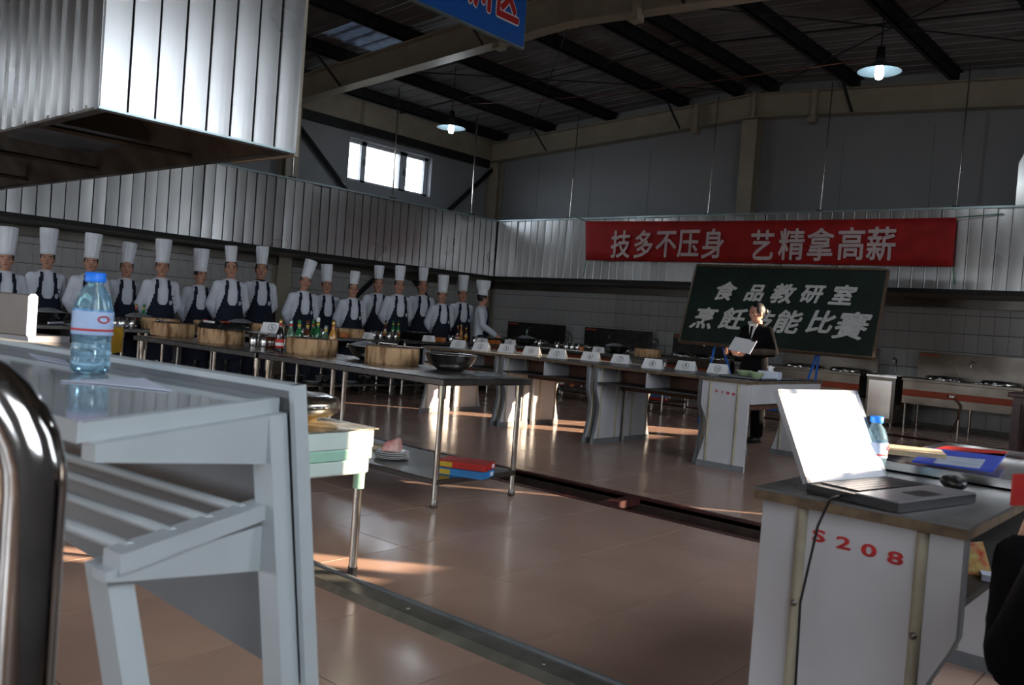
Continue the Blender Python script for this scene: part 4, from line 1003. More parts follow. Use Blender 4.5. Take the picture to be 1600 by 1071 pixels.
def arm_pts(mode, s):
    sh = V((s*.175, .01, 1.385))
    if mode == 'back': return [sh, V((s*.232, .07, 1.12)), V((s*.09, .2, .93))], (V((-s*.75, .05, -.35)), V((0, 1, .1)), V((0, -.2, 1)))
    if mode == 'front': return [sh, V((s*.24, -.03, 1.12)), V((s*.075, -.27, .96))], (V((-s*.5, -.3, -.5)), V((0, .6, -.6)), V((-s*.2, -.7, .5)))
    if mode == 'hold': return [sh, V((s*.255, .03, 1.12)), V((s*.12-.08 if s < 0 else .03, -.27, 1.08))], (V((-s*.25-.1, -.9, .1)), V((-s*.9, 0, .35)), V((0, -.2, 1)))
    if mode == 'raise': return [sh, V((s*.28, -.14, 1.15)), V((s*.35, -.42, 1.29))], (V((-s*.2, -.8, .4)), V((-s, 0, 0)), V((0, 0, 1)))
def limb_body(mode, sit=False):
    m = MB()
    # torso
    if not sit:
        for s in (-1, 1):
            m.tube([(s*.09, 0, .93), (s*.095, -.005, .5), (s*.1, .01, .09)], [.08, .055, .04], 12); m.tube([(s*.1, .02, .05), (s*.105, -.11, .03)], [.035, .03], 10)
    else:
        for s in (-1, 1):
            m.tube([(s*.09, 0, .9), (s*.12, -.4, .93), (s*.12, -.42, .55)], [.08, .06, .045], 12); m.tube([(s*.12, -.42, .55), (s*.12, -.54, .5)], [.038, .03], 10)
    m.ell((0, .01, .95), (.15, .1, .11)); m.ell((0, .01, 1.13), (.13, .09, .17)); m.ell((0, .01, 1.29), (.165, .1, .14))
    m.tube([(0, .015, 1.36), (0, .01, 1.5)], [.062, .052], 14)
    for s in (-1, 1):
        pts, (d, n, sd) = arm_pts(mode, s)
        q0 = pts[0]+V((-s*.04, 0, -.045)); m.ell(q0, (.045, .045, .045)); m.tube([q0]+pts[1:], [.042, .036, .024], 12)
        hand(m, pts[2]+(pts[2]-pts[1]).normalized()*.015, (pts[2]-pts[1]).normalized()*.6+d*.8, n, sd)
    return m
def add_head(m, X, female=False):
    h = MB()
    h.ell((0, 0, 1.60), (.074, .094, .108), 20, 14); h.ell((0, -.018, 1.535), (.058, .066, .062), 16, 10)
    h.ell((0, -.045, 1.497), (.028, .028, .022))       # chin
    h.tube([(0, -.082, 1.602), (0, -.101, 1.572), (0, -.086, 1.556)], [.009, .015, .012], 8)   # nose
    h.ell((0, -.078, 1.533), (.024, .014, .011))         # mouth mound
    for s in (-1, 1):
        h.ell((s*.076, .01, 1.578), (.010, .020, .032)); h.ell((s*.045, -.055, 1.572), (.022, .022, .022)); h.ell((s*.03, -.078, 1.618), (.024, .012, .008))
    for v in range(len(h.v)): h.v[v] = tuple(X @ V(h.v[v]))
    m.add(h.v, h.f, True)
def face_paint(me, X):
    # eyes, brows and lips are regions of the one body mesh
    for x in (SKIN, EYEM, LIPS, HAIR): me.materials.append(x)
    Xi = X.inverted(); idx = []
    for p in me.polygons:
        c = p.center
        k = 0
        if c.z > 1.4:
            q = Xi @ c
            if q.y < -.05:
                for s in (-1, 1):
                    if ((q.x-s*.031)/.0145)**2+((q.z-1.595)/.0045)**2 < 1: k = 1
                    if ((q.x-s*.034)/.021)**2+((q.z-1.618)/.0045)**2 < 1: k = 3
                if (q.x/.023)**2+((q.z-1.532)/.0075)**2 < 1: k = 2
        idx.append(k)
    me.polygons.foreach_set('material_index', idx)
TOR = [(.80, .185, .125), (.92, .18, .125), (1.03, .165, .12), (1.15, .172, .122), (1.28, .19, .125), (1.37, .18, .11), (1.42, .13, .09), (1.455, .075, .07)]
def tor(z):
    for i in range(len(TOR)-1):
        a, b = TOR[i], TOR[i+1]
        if a[0] <= z <= b[0]:
            t = (z-a[0])/(b[0]-a[0]); return a[1]+(b[1]-a[1])*t, a[2]+(b[2]-a[2])*t
    return (TOR[0][1], TOR[0][2]) if z < TOR[0][0] else (TOR[-1][1], TOR[-1][2])
def jacket_mesh(mode, m_, hem=.78):
    m = MB(); n = 28; prof = [(hem, .195, .135)]+[t for t in TOR if t[0] > hem]
    vs = []; fs = []
    for z, a, b in prof:
        for k in range(n): t = k*2*PI/n; vs.append((a*math.cos(t), .01+b*math.sin(t), z))
    for i in range(len(prof)-1):
        for k in range(n): fs.append((i*n+k, i*n+(k+1) % n, (i+1)*n+(k+1) % n, (i+1)*n+k))
    fs.append(list(range(n))[::-1]); fs.append([(len(prof)-1)*n+k for k in range(n)]); m.add(vs, fs)
    for s in (-1, 1):
        pts, _ = arm_pts(mode, s); m.ell(pts[0]+V((-s*.02, 0, -.022)), (.07, .066, .066)); m.tube([pts[0]+V((-s*.015, 0, -.02)), pts[1], pts[2]], [.062, .056, .046], 14)
        mid_ = (pts[1]+pts[2])/2; m.tube([pts[1], mid_, pts[2]], [.058, .055, .045], 12)
    me = remesh(m, .012, 3); me.materials.append(m_); return me
def apron_mesh():
    m = MB().mat(NAVY); st = .0125; vs = {}; fs = []; L_ = []
    def vid(i, j):
        if (i, j) in vs: return vs[(i, j)]
        x = i*st; z = .42+j*st; a, b = tor(z); a += .016; b += .016
        if z < .8: b = tor(.8)[1]+.016+.03*(.8-z)
        y = -b*math.sqrt(max(0, 1-min(1, (x/a))**2))+.01
        vs[(i, j)] = len(L_); L_.append((x, y, z)); return vs[(i, j)]
    def inside(x, z):
        ax = abs(x)
        if z < .98: return ax < .178
        if z < 1.26:
            w_ = .103+.075*((1.26-z)/.28)**1.1
            if z > 1.115:                       # rounded scoop between the straps
                r_ = min(1, (z-1.115)/.075)
                if ax < .064*math.sqrt(1-(1-r_)**2): return False
            return ax < w_
        cx_ = .082-.014*((z-1.26)/.16)
        return z < 1.43 and abs(ax-cx_) < .021
    for i in range(-15, 15):
        for j in range(0, 82):
            if inside((i+.5)*st, .42+(j+.5)*st): fs.append((vid(i, j), vid(i+1, j), vid(i+1, j+1), vid(i, j+1)))
    m.add(L_, fs, True)
    me = m.mesh('apron'); return modmesh(me, [('SMOOTH', dict(factor=.5, iterations=3)), ('SOLIDIFY', dict(thickness=.006, offset=1))])
def hat_mesh(kind=0):
    m = MB().mat(HATW); n = 48
    top = .33 if kind == 0 else .29; rt_ = .105 if kind == 0 else .125
    wob = lambda a, i: (.035*math.cos(12*a) if kind == 0 else .045*math.cos(16*a)) if i > 2 else 0
    m.lathe([(.088, 0), (.0895, .0), (.0895, .07), (.086, .074), (.089, .1), (rt_*.95, top*.6), (rt_, top-.01), (rt_*.93, top), (rt_*.5, top-.015), (0, top-.02)], n=n, wob=wob, sy=1.12)
    return m.mesh('tall_hat')
def hair_mesh(long=False):
    m = MB().mat(HAIR); h = MB()
    h.ell((0, .012, 1.615), (.081, .096, .104), 20, 14)
    # cut away the face side
    keep = []
    for f in h.f:
        c = sum((V(h.v[i]) for i in f), V())/len(f)
        if c.y > -.035 and c.z > 1.53+(.03 if c.y < .02 else 0) or c.z > 1.668: keep.append(f)
    m.add(h.v, keep, True)
    me = m.mesh('hair'); return modmesh(me, [('SOLIDIFY', dict(thickness=.012, offset=-1))])
def trousers_mesh(m_):
    m = MB()
    for s in (-1, 1): m.tube([(s*.085, 0, .95), (s*.1, -.01, .5), (s*.105, .01, .07)], [.1, .085, .075], 14)
    m.ell((0, .01, .9), (.17, .125, .1)); me = remesh(m, .014, 2); me.materials.append(m_); return me
def shoes_mesh():
    m = MB().mat(SHOE)
    for s in (-1, 1): m.ell((s*.105, -.05, .04), (.05, .14, .04)); m.box((s*.105-.04, -.15, 0), (s*.105+.04, .08, .02), .006)
    return m.mesh('shoes')
JM = {k: jacket_mesh(k, WCOTTON) for k in ('back', 'front')}
AP = apron_mesh(); HATS = [hat_mesh(0), hat_mesh(1)]; HR = hair_mesh(); TR = trousers_mesh(TROUS); SHM = shoes_mesh()
COLR = MB().mat(WCOTTON).lathe([(.066, 1.41), (.064, 1.425), (.068, 1.455), (.062, 1.458), (.058, 1.42)], (0, .008, 0), 20).mesh('collar')
KER = MB().mat(BLACKP).lathe([(.068, 1.41), (.078, 1.425), (.078, 1.45), (.064, 1.462)], (0, .006, 0), 20).mesh('neckerchief')
def badge_mesh():
    m = MB().mat(BADGE); a, b = tor(1.17); x0, z0 = .097, 1.15; n = 16; vs = []
    def P(x, z, o): a, b = tor(z); return (x, -(b+.031+o)*math.sqrt(max(0, 1-(x/(a+.02))**2))+.008, z)
    vs = [P(x0, z0, 0)]+[P(x0+.021*math.cos(k*2*PI/n), z0+.03*math.sin(k*2*PI/n), 0) for k in range(n)]
    m.add(vs, [(0, 1+k, 1+(k+1) % n) for k in range(n)], False); return modmesh(m.mesh('chest_emblem'), [('SOLIDIFY', dict(thickness=.003))])
BG = badge_mesh()
PIN = MB().mat(REDP).ell((.125, -.107, 1.235), (.009, .007, .006)).mesh('red_pin')
BODY = {}
def body(yaw, nod, lean, mode):
    key = (yaw, nod, lean, mode)
    if key not in BODY:
        m = limb_body(mode); X = head_pts(yaw, nod, lean, 1.46); add_head(m, X); me = remesh(m, .0062, 1); face_paint(me, X); BODY[key] = (me, X)
    return BODY[key]
def chef(label, loc, rotz, sc, yaw=0, nod=0, lean=0, mode='back', hat=0, hattilt=(0, 0), ker=False, hs=1):
    t = thing('person', label, 'person', loc, rotz, 'row of student chefs'); t.scale = (sc,)*3
    me, X = body(yaw, nod, lean, mode); link('body', me, t)
    link('jacket', JM['front' if mode == 'front' else 'back'], t); link('collar', COLR, t); a = link('apron', AP, t); link('chest_emblem', BG, a); link('trousers', TR, t); link('shoes', SHM, t)
    o = link('hair', HR, t); o.matrix_local = X
    o = link('tall_hat', HATS[hat], t); o.matrix_local = X @ Matrix.Translation((0, .008, 1.645)) @ Matrix.Rotation(hattilt[0], 4, 'X') @ Matrix.Rotation(hattilt[1], 4, 'Y') @ Matrix.Scale(hs, 4)
    if ker: link('neckerchief', KER, t)
    return t
E_y = [405, 404, 410, 418, 417, 430, 419, 421, 440, 446, 452, 444, 446, 447, 462, 460, 466]
X_p = [10, 74, 142, 198, 253, 313, 361, 407, 475, 511, 552, 590, 623, 659, 691, 722, 754]
H_t = [356, 358, 366, 380, 375, 390, 387, 386, 406, 414, 430, 417, 416, 419, 431, 431, 436]
desc = ['white-jacketed chef cut off by the left edge, tall hat, navy apron', 'chef second from the left, upright tall hat, orange pin on the jacket', 'chef third from the left, standing behind the blue-capped bottle', 'chef fourth from the left, hat leaning slightly, chin lowered',
        'tall chef fifth from the left, high flared white hat', 'short chef sixth from the left, looking down sideways', 'chef seventh from the left, head a little tilted', 'eighth chef from the left with a black neckerchief, left of the wide gap', 'ninth chef from the left, right of the wide gap, head and hat leaning right', 'tenth chef from the left, tanned face under a notched hat',
        'shortest chef, eleventh from the left, with glasses and a small hat', 'twelfth chef from the left, head turned a little', 'thirteenth chef from the left, before the dark wall brace', 'fourteenth chef from the left, head tilted back slightly', 'short chef, third from the right end of the row', 'chef second from the right end of the row', 'rightmost chef in profile with a wide pleated hat, hands held forward']
for i, (px, ey, ht) in enumerate(zip(X_p, E_y, H_t)):
    p = colx(px, 1.5, x=-10.66 if i % 2 else -10.36); eye = at(px, ey, x=p.x); sc = eye.z/1.597
    d = EYE-p; face = math.atan2(d.x, -d.y)      # facing the camera
    rot = PI/2*.55+face*.45
    yaw = (face-rot)*.8; yaw = round(yaw*4)/4
    mode = 'back'; hat = 0; lean = 0; tilt = (0, 0)
    if i == 8: lean = .12; tilt = (0, .12)
    if i == 3: tilt = (-.05, .08)
    if i == 10: tilt = (0, .06)
    if i in (6, 9): lean = -.06
    if i == 5: yaw = .25
    nod = 0
    if i == 16: mode = 'front'; hat = 1; rot = 2.3; yaw = .5
    if i == 2: tilt = (0, .05)
    hz = at(px, ht, x=p.x).z; need = (hz-eye.z)/sc-.045; hs = max(.72, min(1.25, need/.32)); 
    c = chef(desc[i], (p.x, p.y, 0), rot, sc, yaw, nod, lean, mode, hat, tilt, i == 7, hs)
    if i in (1, 2, 4, 10): link('red_pin', PIN, c)
    if i == 10:
        m = MB().mat(INK)
        for s in (-1, 1):
            m.tube([(s*.031+.021*math.cos(a*PI/6), -.1, 1.592+.014*math.sin(a*PI/6)) for a in range(13)], .0018, 5, caps=False); m.tube([(s*.052, -.1, 1.595), (s*.078, .0, 1.595)], .0018, 5)
        m.tube([(-.01, -.101, 1.594), (.01, -.101, 1.594)], .0018, 5); g_ = m.build('glasses', None, c); me, X = body(yaw, nod, lean, mode); g_.matrix_local = X

# presenter in a black suit before the chalkboard
mP = limb_body('hold'); XP = head_pts(-.45, .12, 0, 1.46); add_head(mP, XP); meP = remesh(mP, .0062, 1); face_paint(meP, XP)
pp_ = colx(1180, 1.2, y=9.6); scp = at(1180, 488, y=9.6).z/1.597
t = thing('person', 'presenter in a black suit, hair in a bun, standing before the chalkboard', 'person', (pp_.x+.01, 9.6, 0), -.12); t.scale = (scp,)*3
link('body', meP, t); link('suit_jacket', jacket_mesh('hold', BLACKC, .74), t); link('trousers', trousers_mesh(BLACKC), t); link('shoes', SHM, t)
o = link('hair', HR, t); o.matrix_local = XP
o = MB().mat(HAIR).ell((0, .115, 1.60), (.042, .038, .042)).build('hair_bun', None, t); o.matrix_local = XP
m = MB().mat(PAPER); m.hexa([(-.01, -.137, 1.27), (.01, -.137, 1.27), (.01, -.11, 1.27), (-.01, -.11, 1.27), (-.06, -.085, 1.445), (.06, -.085, 1.445), (.05, -.06, 1.45), (-.05, -.06, 1.45)])
m.lathe([(.066, 1.41), (.066, 1.45), (.06, 1.45)], (0, .005, 0), 18); m.build('shirt', None, t)
MB().mat(BLACKC).hexa([(-.014, -.146, 1.26), (.014, -.146, 1.26), (.014, -.14, 1.26), (-.014, -.14, 1.26), (-.014, -.118, 1.42), (.014, -.118, 1.42), (.014, -.11, 1.42), (-.014, -.11, 1.42)]).build('necktie', None, t)
cb = thing('clipboard', 'white sheet on a clipboard held by the presenter', 'clipboard', at(1160, 540, y=9.27), 0)
R3 = (Matrix.Rotation(.12, 4, 'Y') @ Matrix.Rotation(math.radians(50), 4, 'X'))
m = MB().mat(PAPERC).box((-.14, -.1, -.003), (.14, .1, .003)); o = m.build('board', None, cb); o.rotation_euler = R3.to_euler()
m = MB().mat(PAPER).box((-.135, -.095, .0035), (.135, .095, .005)); o2 = m.build('sheet', None, o)
m = MB().mat(STEEL).box((.07, .075, .005), (.13, .105, .016)); m.build('clip', None, o)

# seated person in black at the lower right edge
t = thing('person', 'seated person in a black coat cut off at the lower right edge, hand raised', 'person', (-.012, 1.7, -.5), PI)
mS = limb_body('raise', True); XS = head_pts(0, .1, 0, 1.46); add_head(mS, XS); meS = remesh(mS, .008, 1); face_paint(meS, XS); link('body', meS, t)
m = MB(); n = 28; vs = []; fs = []
prof = [(.56, .36, .28), (.7, .3, .22), (.84, .22, .17), (.95, .215, .165), (1.1, .21, .16), (1.28, .215, .15), (1.38, .19, .12), (1.44, .11, .09), (1.48, .08, .08)]
for z, a, b in prof:
    for k in range(n): q = k*2*PI/n; vs.append((a*math.cos(q), .01+b*math.sin(q), z))
for i in range(len(prof)-1):
    for k in range(n): fs.append((i*n+k, i*n+(k+1) % n, (i+1)*n+(k+1) % n, (i+1)*n+k))
fs.append(list(range(n))[::-1]); fs.append([(len(prof)-1)*n+k for k in range(n)]); m.add(vs, fs)
for s in (-1, 1):
    pts, _ = arm_pts('raise', s); m.ell(pts[0], (.09, .085, .085)); m.tube(pts, [.085, .075, .055], 14)
me = remesh(m, .014, 3); me.materials.append(BLACKC); link('coat', me, t)
m = MB()
for s in (-1, 1): m.tube([(s*.09, .05, .92), (s*.12, -.4, .93), (s*.12, -.42, .55)], [.11, .095, .075], 14)
me = remesh(m, .016, 2); me.materials.append(BLACKC); link('trousers', me, t)
o = link('hair', HR, t); o.matrix_local = XS
m = MB().mat(SHOE)
for s in (-1, 1): m.ell((s*.12, -.5, .46), (.05, .13, .04))
m.build('shoes', None, t)
ch = thing('stool', 'dark stool under the seated person at the right edge', 'stool', (-.012, 1.7, 0))
MB().mat(DRWOOD).lathe([(0, .38), (.17, .38), (.18, .39), (.18, .41), (0, .415)], n=20).build('seat', None, ch)
for a in range(4): MB().mat(DRWOOD).tube([(.12*math.cos(a*PI/2+.8), .12*math.sin(a*PI/2+.8), .38), (.17*math.cos(a*PI/2+.8), .17*math.sin(a*PI/2+.8), 0)], .016, 6).build('leg', None, ch)

# ================================================================== LAPTOP DESK (S208)
TD = .83
hl, hr_ = at(1242, 757, z=TD+.03), at(1387, 740, z=TD+.03)
fl_, fr_ = at(1393, 795, z=TD+.022), at(1523, 769, z=TD+.022)
lp = thing('laptop', 'open black and silver laptop with a glaring white screen on desk S208', 'laptop', (-.80, 2.30, TD+.03))
O = V((-.80, 2.30, TD+.03))
th_l = math.radians(78); ux = V((math.cos(th_l), math.sin(th_l), 0)); uy = V((math.sin(th_l), -math.cos(th_l), 0)); dep = .24; wid = .37
bz = TD-O.z+.002
def LP(a, b, c): return ux*a+uy*b+V((0, 0, c))
def lbox(m, a0, a1, b0, b1, c0, c1): return m.hexa([LP(a0, b0, c0), LP(a1, b0, c0), LP(a1, b1, c0), LP(a0, b1, c0), LP(a0, b0, c1), LP(a1, b0, c1), LP(a1, b1, c1), LP(a0, b1, c1)])
h_ = wid/2
base = lbox(MB().mat(BLACKP), -h_, h_, 0, dep, bz, bz+.022).build('base', None, lp)
lbox(MB().mat(LAPS), -h_+.003, h_-.003, .13, dep-.002, bz+.022, bz+.025).build('palm_rest', None, base)
lbox(MB().mat(LAPK), -.045, .045, .17, .225, bz+.025, bz+.026).build('touchpad', None, base)
for r_ in range(5):
    for k in range(14):
        a = -h_+.034+k*.0215; lbox(MB().mat(LAPK), a, a+.019, .018+r_*.021, .018+r_*.021+.0185, bz+.022, bz+.0265).build('key', None, base)
tla = at(1212, 606, z=O.z+.245)
# lid leans back a little from the hinge
ln = (-uy*.5+V((0, 0, 1))).normalized(); nn = ux.cross(ln); 
if nn.dot(uy) < 0: nn = -nn
def LD(a, b, c): return ux*a+ln*b+nn*c+V((0, 0, bz+.022))
def dbox(m, a0, a1, b0, b1, c0, c1): return m.hexa([LD(a0, b0, c0), LD(a1, b0, c0), LD(a1, b0, c1), LD(a0, b0, c1), LD(a0, b1, c0), LD(a1, b1, c0), LD(a1, b1, c1), LD(a0, b1, c1)])
lid = dbox(MB().mat(LAPS), -h_, h_, 0, .25, -.012, 0).build('lid', None, lp)
dbox(MB().mat(SCREEN), -h_+.014, h_-.014, .018, .238, .0, .0012).build('screen', None, lid)
m = MB().mat(LAPS); dbox(m, -h_, h_, .0, .018, 0, .003); dbox(m, -h_, h_, .238, .25, 0, .003); dbox(m, -h_, -h_+.014, 0, .25, 0, .003); dbox(m, h_-.014, h_, 0, .25, 0, .003); m.build('screen_bezel', None, lid)
# power lead
c0 = at(1300, 778, z=TD+.01)
pts = [at(1330, 770, z=TD+.012), at(1300, 782, z=TD+.008)+V((0, 0, .004))]
e = V((pts[1].x-.01, 2.055, TD+.006)); pts += [e, V((e.x-.02, 2.045, TD-.06)), V((e.x-.045, 2.04, TD-.25)), V((e.x-.04, 2.04, TD-.45)), V((e.x-.02, 2.04, TD-.65)), V((e.x-.02, 2.0, .01)), V((e.x+.2, 1.8, .01))]
o = MB().mat(BLACKP).tube(pts, .0032, 6).build('power_lead'); tag(o, 'thin black power lead hanging down the front of desk S208', 'cable')
# mouse
pm = at(1490, 752, z=TD+.02)
mo = thing('mouse', 'black computer mouse beside the laptop keyboard', 'mouse', (pm.x, pm.y, TD+.001), .6)
MB().mat(BLACKP).ell((0, 0, .015), (.032, .055, .02), 20, 12).build('mouse_shell', None, mo); MB().mat(LAPS).tube([(0, -.03, .033), (0, -.045, .028)], .006, 8).build('wheel', None, mo)
# steel tray with papers at the far end of the desk
tr0 = V((-.72, 3.1, TD))
t = thing('steel_tray', 'long shallow steel tray on desk S208 under the folders', 'tray', (-.72, 3.22, TD))
m = MB().mat(STEEL); m.box((-.2, -.45, 0), (.22, .45, .006)); m.box((-.2, -.45, 0), (-.19, .45, .03)); m.box((.21, -.45, 0), (.22, .45, .03)); m.box((-.2, -.45, 0), (.22, -.44, .03)); m.box((-.2, .44, 0), (.22, .45, .03)); m.build('tray_body', None, t)
def sheet_at(c4, th_, mt, name, label, cat):
    q = [at(x, y, z=z) for (x, y, z) in c4]; c = sum(q, V())/4
    m = MB().mat(mt).hexa([p-c for p in q]+[p-c+V((0, 0, th_)) for p in q]); o = m.build(name, loc=c); return tag(o, label, cat)
zt = TD+.032
sheet_at([(1425, 723, zt), (1552, 739, zt), (1572, 712, zt), (1452, 703, zt)], .006, BLUEF, 'folder', 'blue printed folder with pale window panels on desk S208', 'folder')
sheet_at([(1458, 724, zt+.0065), (1530, 733, zt+.0065), (1540, 719, zt+.0065), (1470, 712, zt+.0065)], .001, FOLDW, 'cover_sheet', 'pale printed sheet lying on the blue folder', 'paper')
sheet_at([(1460, 703, zt+.001), (1568, 716, zt+.001), (1574, 708, zt+.001), (1480, 699, zt+.001)], .005, REDP, 'red_booklet', 'red booklet behind the blue folder on desk S208', 'booklet')
t = thing('paper_stack', 'curled stack of cream papers behind the laptop screen', 'paper', at(1410, 708, z=TD+.035), .4)
for k in range(3): MB().mat(KRAFT).hexa([(-.12+k*.004, -.08, k*.006), (.12, -.085+k*.004, k*.006), (.125, .07, k*.006), (-.11, .075, k*.006), (-.12+k*.004, -.08, k*.006+.005), (.12, -.085+k*.004, k*.006+.005), (.125, .07, k*.006+.005), (-.11, .075, k*.006+.005)]).build('sheet', None, t)
# printed packet on the shelf of S208
ps = at(1500, 880, z=.65); o = thing('snack_packet', 'red and orange printed plastic packet on the shelf of desk S208', 'packet', (-.545, 2.5, .649), .3)
MB().mat(CANDY).hexa([(-.05, -.07, 0), (.05, -.07, 0), (.05, .07, 0), (-.05, .07, 0), (-.03, -.04, .07), (.025, -.03, .08), (.02, .05, .05), (-.02, .05, .04)]).build('packet_film', None, o)
MB().mat(PAPERC).box((.02, -.12, 0), (.06, -.07, .015)).build('crumpled_edge', None, o)

# water bottles
def water_bottle(label, loc):
    t = thing('water_bottle', label, 'bottle', loc)
    MB().mat(WATER).lathe([(0, .004), (.024, .0), (.031, .006), (.0315, .03), (.030, .034), (.0315, .038), (.0315, .062), (.030, .066), (.0315, .07), (.0315, .08), (.0325, .084), (.0325, .134), (.0315, .14), (.0290, .155), (.022, .178), (.0135, .192), (.0135, .203)], n=32).build('bottle_body', None, t)
    l = MB().mat(BLABEL).lathe([(.0328, .084), (.0331, .085), (.0331, .133), (.0328, .134)], n=32).build('label', None, t)
    MB().mat(REDP).lathe([(.0333, .092), (.0335, .0925), (.0335, .0965), (.0333, .097)], n=32).build('red_stripe', None, l)
    MB().mat(REDP).tube([(.034*math.cos(q), .034*math.sin(q), .118+.007*math.sin(k*PI/5)) for k in range(11) for q in [.12+.28*math.cos(k*PI/5)]], .0016, 5).build('oval_logo', None, l)
    MB().mat(BCAP).lathe([(.0165, .198), (.0168, .2), (.0168, .217), (.015, .219), (0, .219)], n=28, wob=lambda a, i: .015*math.cos(24*a)).build('cap', None, t)
    return t
pb3 = EYE+(rt*(1370-800)-up*(657-535.5)+fw*1350)*(2.42/1350); water_bottle('water bottle with blue cap half hidden behind the laptop screen', (pb3.x, pb3.y, TD)).scale = (1.06, 1.06, .84)

# ================================================================== LEFT FOREGROUND DESK
T = 1.05
A = at(425, 617, z=T); B = at(105, 655, z=T); C_ = at(465, 607, z=T+.015); D_ = at(0, 533, z=T+.015)
lx = (D_-C_); lx.z = 0; lx.normalize(); le = (B-A); le.z = 0; wl_ = le.length; le.normalize()
dk = thing('metal_desk', 'pale grey metal desk with a slatted under-shelf in the left foreground', 'desk', (C_.x, C_.y, 0))
o0 = V((C_.x, C_.y, 0))
def Q(a, b, z): p = lx*a+le*b; return V((p.x, p.y, z))      # a along the desk, b from the back panel towards the user
LL = 1.9; WW = .47
SPL = lambda z: -(T-z)*.17      # the end frames splay outwards towards the floor
def qbox(m, a0, a1, b0, b1, z0, z1, sk=0): return m.hexa([Q(a0, b0, z0), Q(a1, b0, z0), Q(a1, b1, z0), Q(a0, b1, z0), Q(a0, b0, z1), Q(a1, b0, z1), Q(a1, b1, z1), Q(a0, b1, z1)])
qbox(MB().mat(GTOP), .03, LL, .03, WW, T-.022, T).build('tabletop', None, dk)
m = MB().mat(GREYP); qbox(m, .02, .03, .03, WW, T-.024, T-.001); qbox(m, .02, LL, WW, WW+.006, T-.024, T+.001); m.build('top_edge', None, dk)
# modesty panel with sloping lower edge
m = MB().mat(GREYD); a_ = [Q(SPL(.6), 0, .6), Q(0, 0, T+.015), Q(LL, 0, T+.015), Q(LL, 0, .78), Q(.9, 0, .69)]; th3 = le*.02; m.add(a_+[p+th3 for p in a_], [list(range(5)), list(range(5, 10))[::-1]]+[(i, 5+i, 5+(i+1) % 5, (i+1) % 5) for i in range(5)], False); m.build('modesty_panel', None, dk)
m = MB().mat(GREYP); qbox(m, -.012, LL, -.012, .028, T+.012, T+.022); m.hexa([Q(SPL(.02)-.012, -.012, .02), Q(SPL(.02), -.012, .02), Q(SPL(.02), .03, .02), Q(SPL(.02)-.012, .03, .02), Q(-.012, -.012, T+.022), Q(0, -.012, T+.022), Q(0, .03, T+.022), Q(-.012, .03, T+.022)]); m.build('rim', None, dk)
for e_ in (0, LL-.05):
    fr_d = thing('end_frame', None, None) if 0 else None
    # rear leg (against the panel), front leg slanting, top and shelf brackets
    m = MB().mat(GREYP); sg_ = SPL(0) if e_ == 0 else -SPL(0)
    m.hexa([Q(e_+sg_, .03, .0), Q(e_+sg_+.045, .03, .0), Q(e_+sg_+.045, .075, .0), Q(e_+sg_, .075, .0), Q(e_, .03, T-.024), Q(e_+.045, .03, T-.024), Q(e_+.045, .085, T-.024), Q(e_, .085, T-.024)]); m.build('leg', None, dk)
    m = MB().mat(GREYP); m.hexa([Q(e_+sg_, WW-.22, .0), Q(e_+sg_+.05, WW-.22, .0), Q(e_+sg_+.05, WW-.17, .0), Q(e_+sg_, WW-.17, .0), Q(e_+.02, WW-.1, .864), Q(e_+.07, WW-.1, .864), Q(e_+.07, WW-.055, .864), Q(e_+.02, WW-.055, .864)]); m.build('leg', None, dk)
    m = MB().mat(GREYP); m.hexa([Q(e_, .08, T-.1), Q(e_+.03, .08, T-.1), Q(e_+.03, WW-.01, T-.045), Q(e_, WW-.01, T-.045), Q(e_, .08, T-.024), Q(e_+.03, .08, T-.024), Q(e_+.03, WW-.01, T-.024), Q(e_, WW-.01, T-.024)]); m.build('top_bracket', None, dk)
    m = MB().mat(GREYP); m.hexa([Q(e_, .075, T-.27), Q(e_+.03, .075, T-.27), Q(e_+.03, WW-.04, T-.192), Q(e_, WW-.04, T-.192), Q(e_, .075, T-.197), Q(e_+.03, .075, T-.197), Q(e_+.03, WW-.04, T-.18), Q(e_, WW-.04, T-.18)]); m.build('shelf_bracket', None, dk)
    m = MB().mat(GREYP); qbox(m, e_-.006, e_+.034, .07, WW-.06, T-.187, T-.162); m.build('shelf_end_rail', None, dk)
for k in range(4):
    b = .12+k*.085; MB().mat(GREYP).tube([Q(.02, b, T-.168), Q(LL-.03, b, T-.168)], .009, 8).build('shelf_rod', None, dk)
# papers and bottle on it
zT = T+.001
sheet_at([(152, 600, zT), (268, 612, zT), (225, 592, zT), (95, 596, zT)], .0015, PAPERC, 'paper_sheet', 'bluish white sheet of paper in front of the foreground bottle', 'paper')
sheet_at([(60, 562, zT), (112, 572, zT), (100, 563, zT), (45, 553, zT)], .0015, PAPERC, 'paper_sheet', 'white paper behind the foreground bottle at left', 'paper')
bp_ = at(140, 583, z=T); water_bottle('clear water bottle with blue cap on the foreground desk', (bp_.x, bp_.y, T+.0005)).scale = (1.06, 1.06, .84)
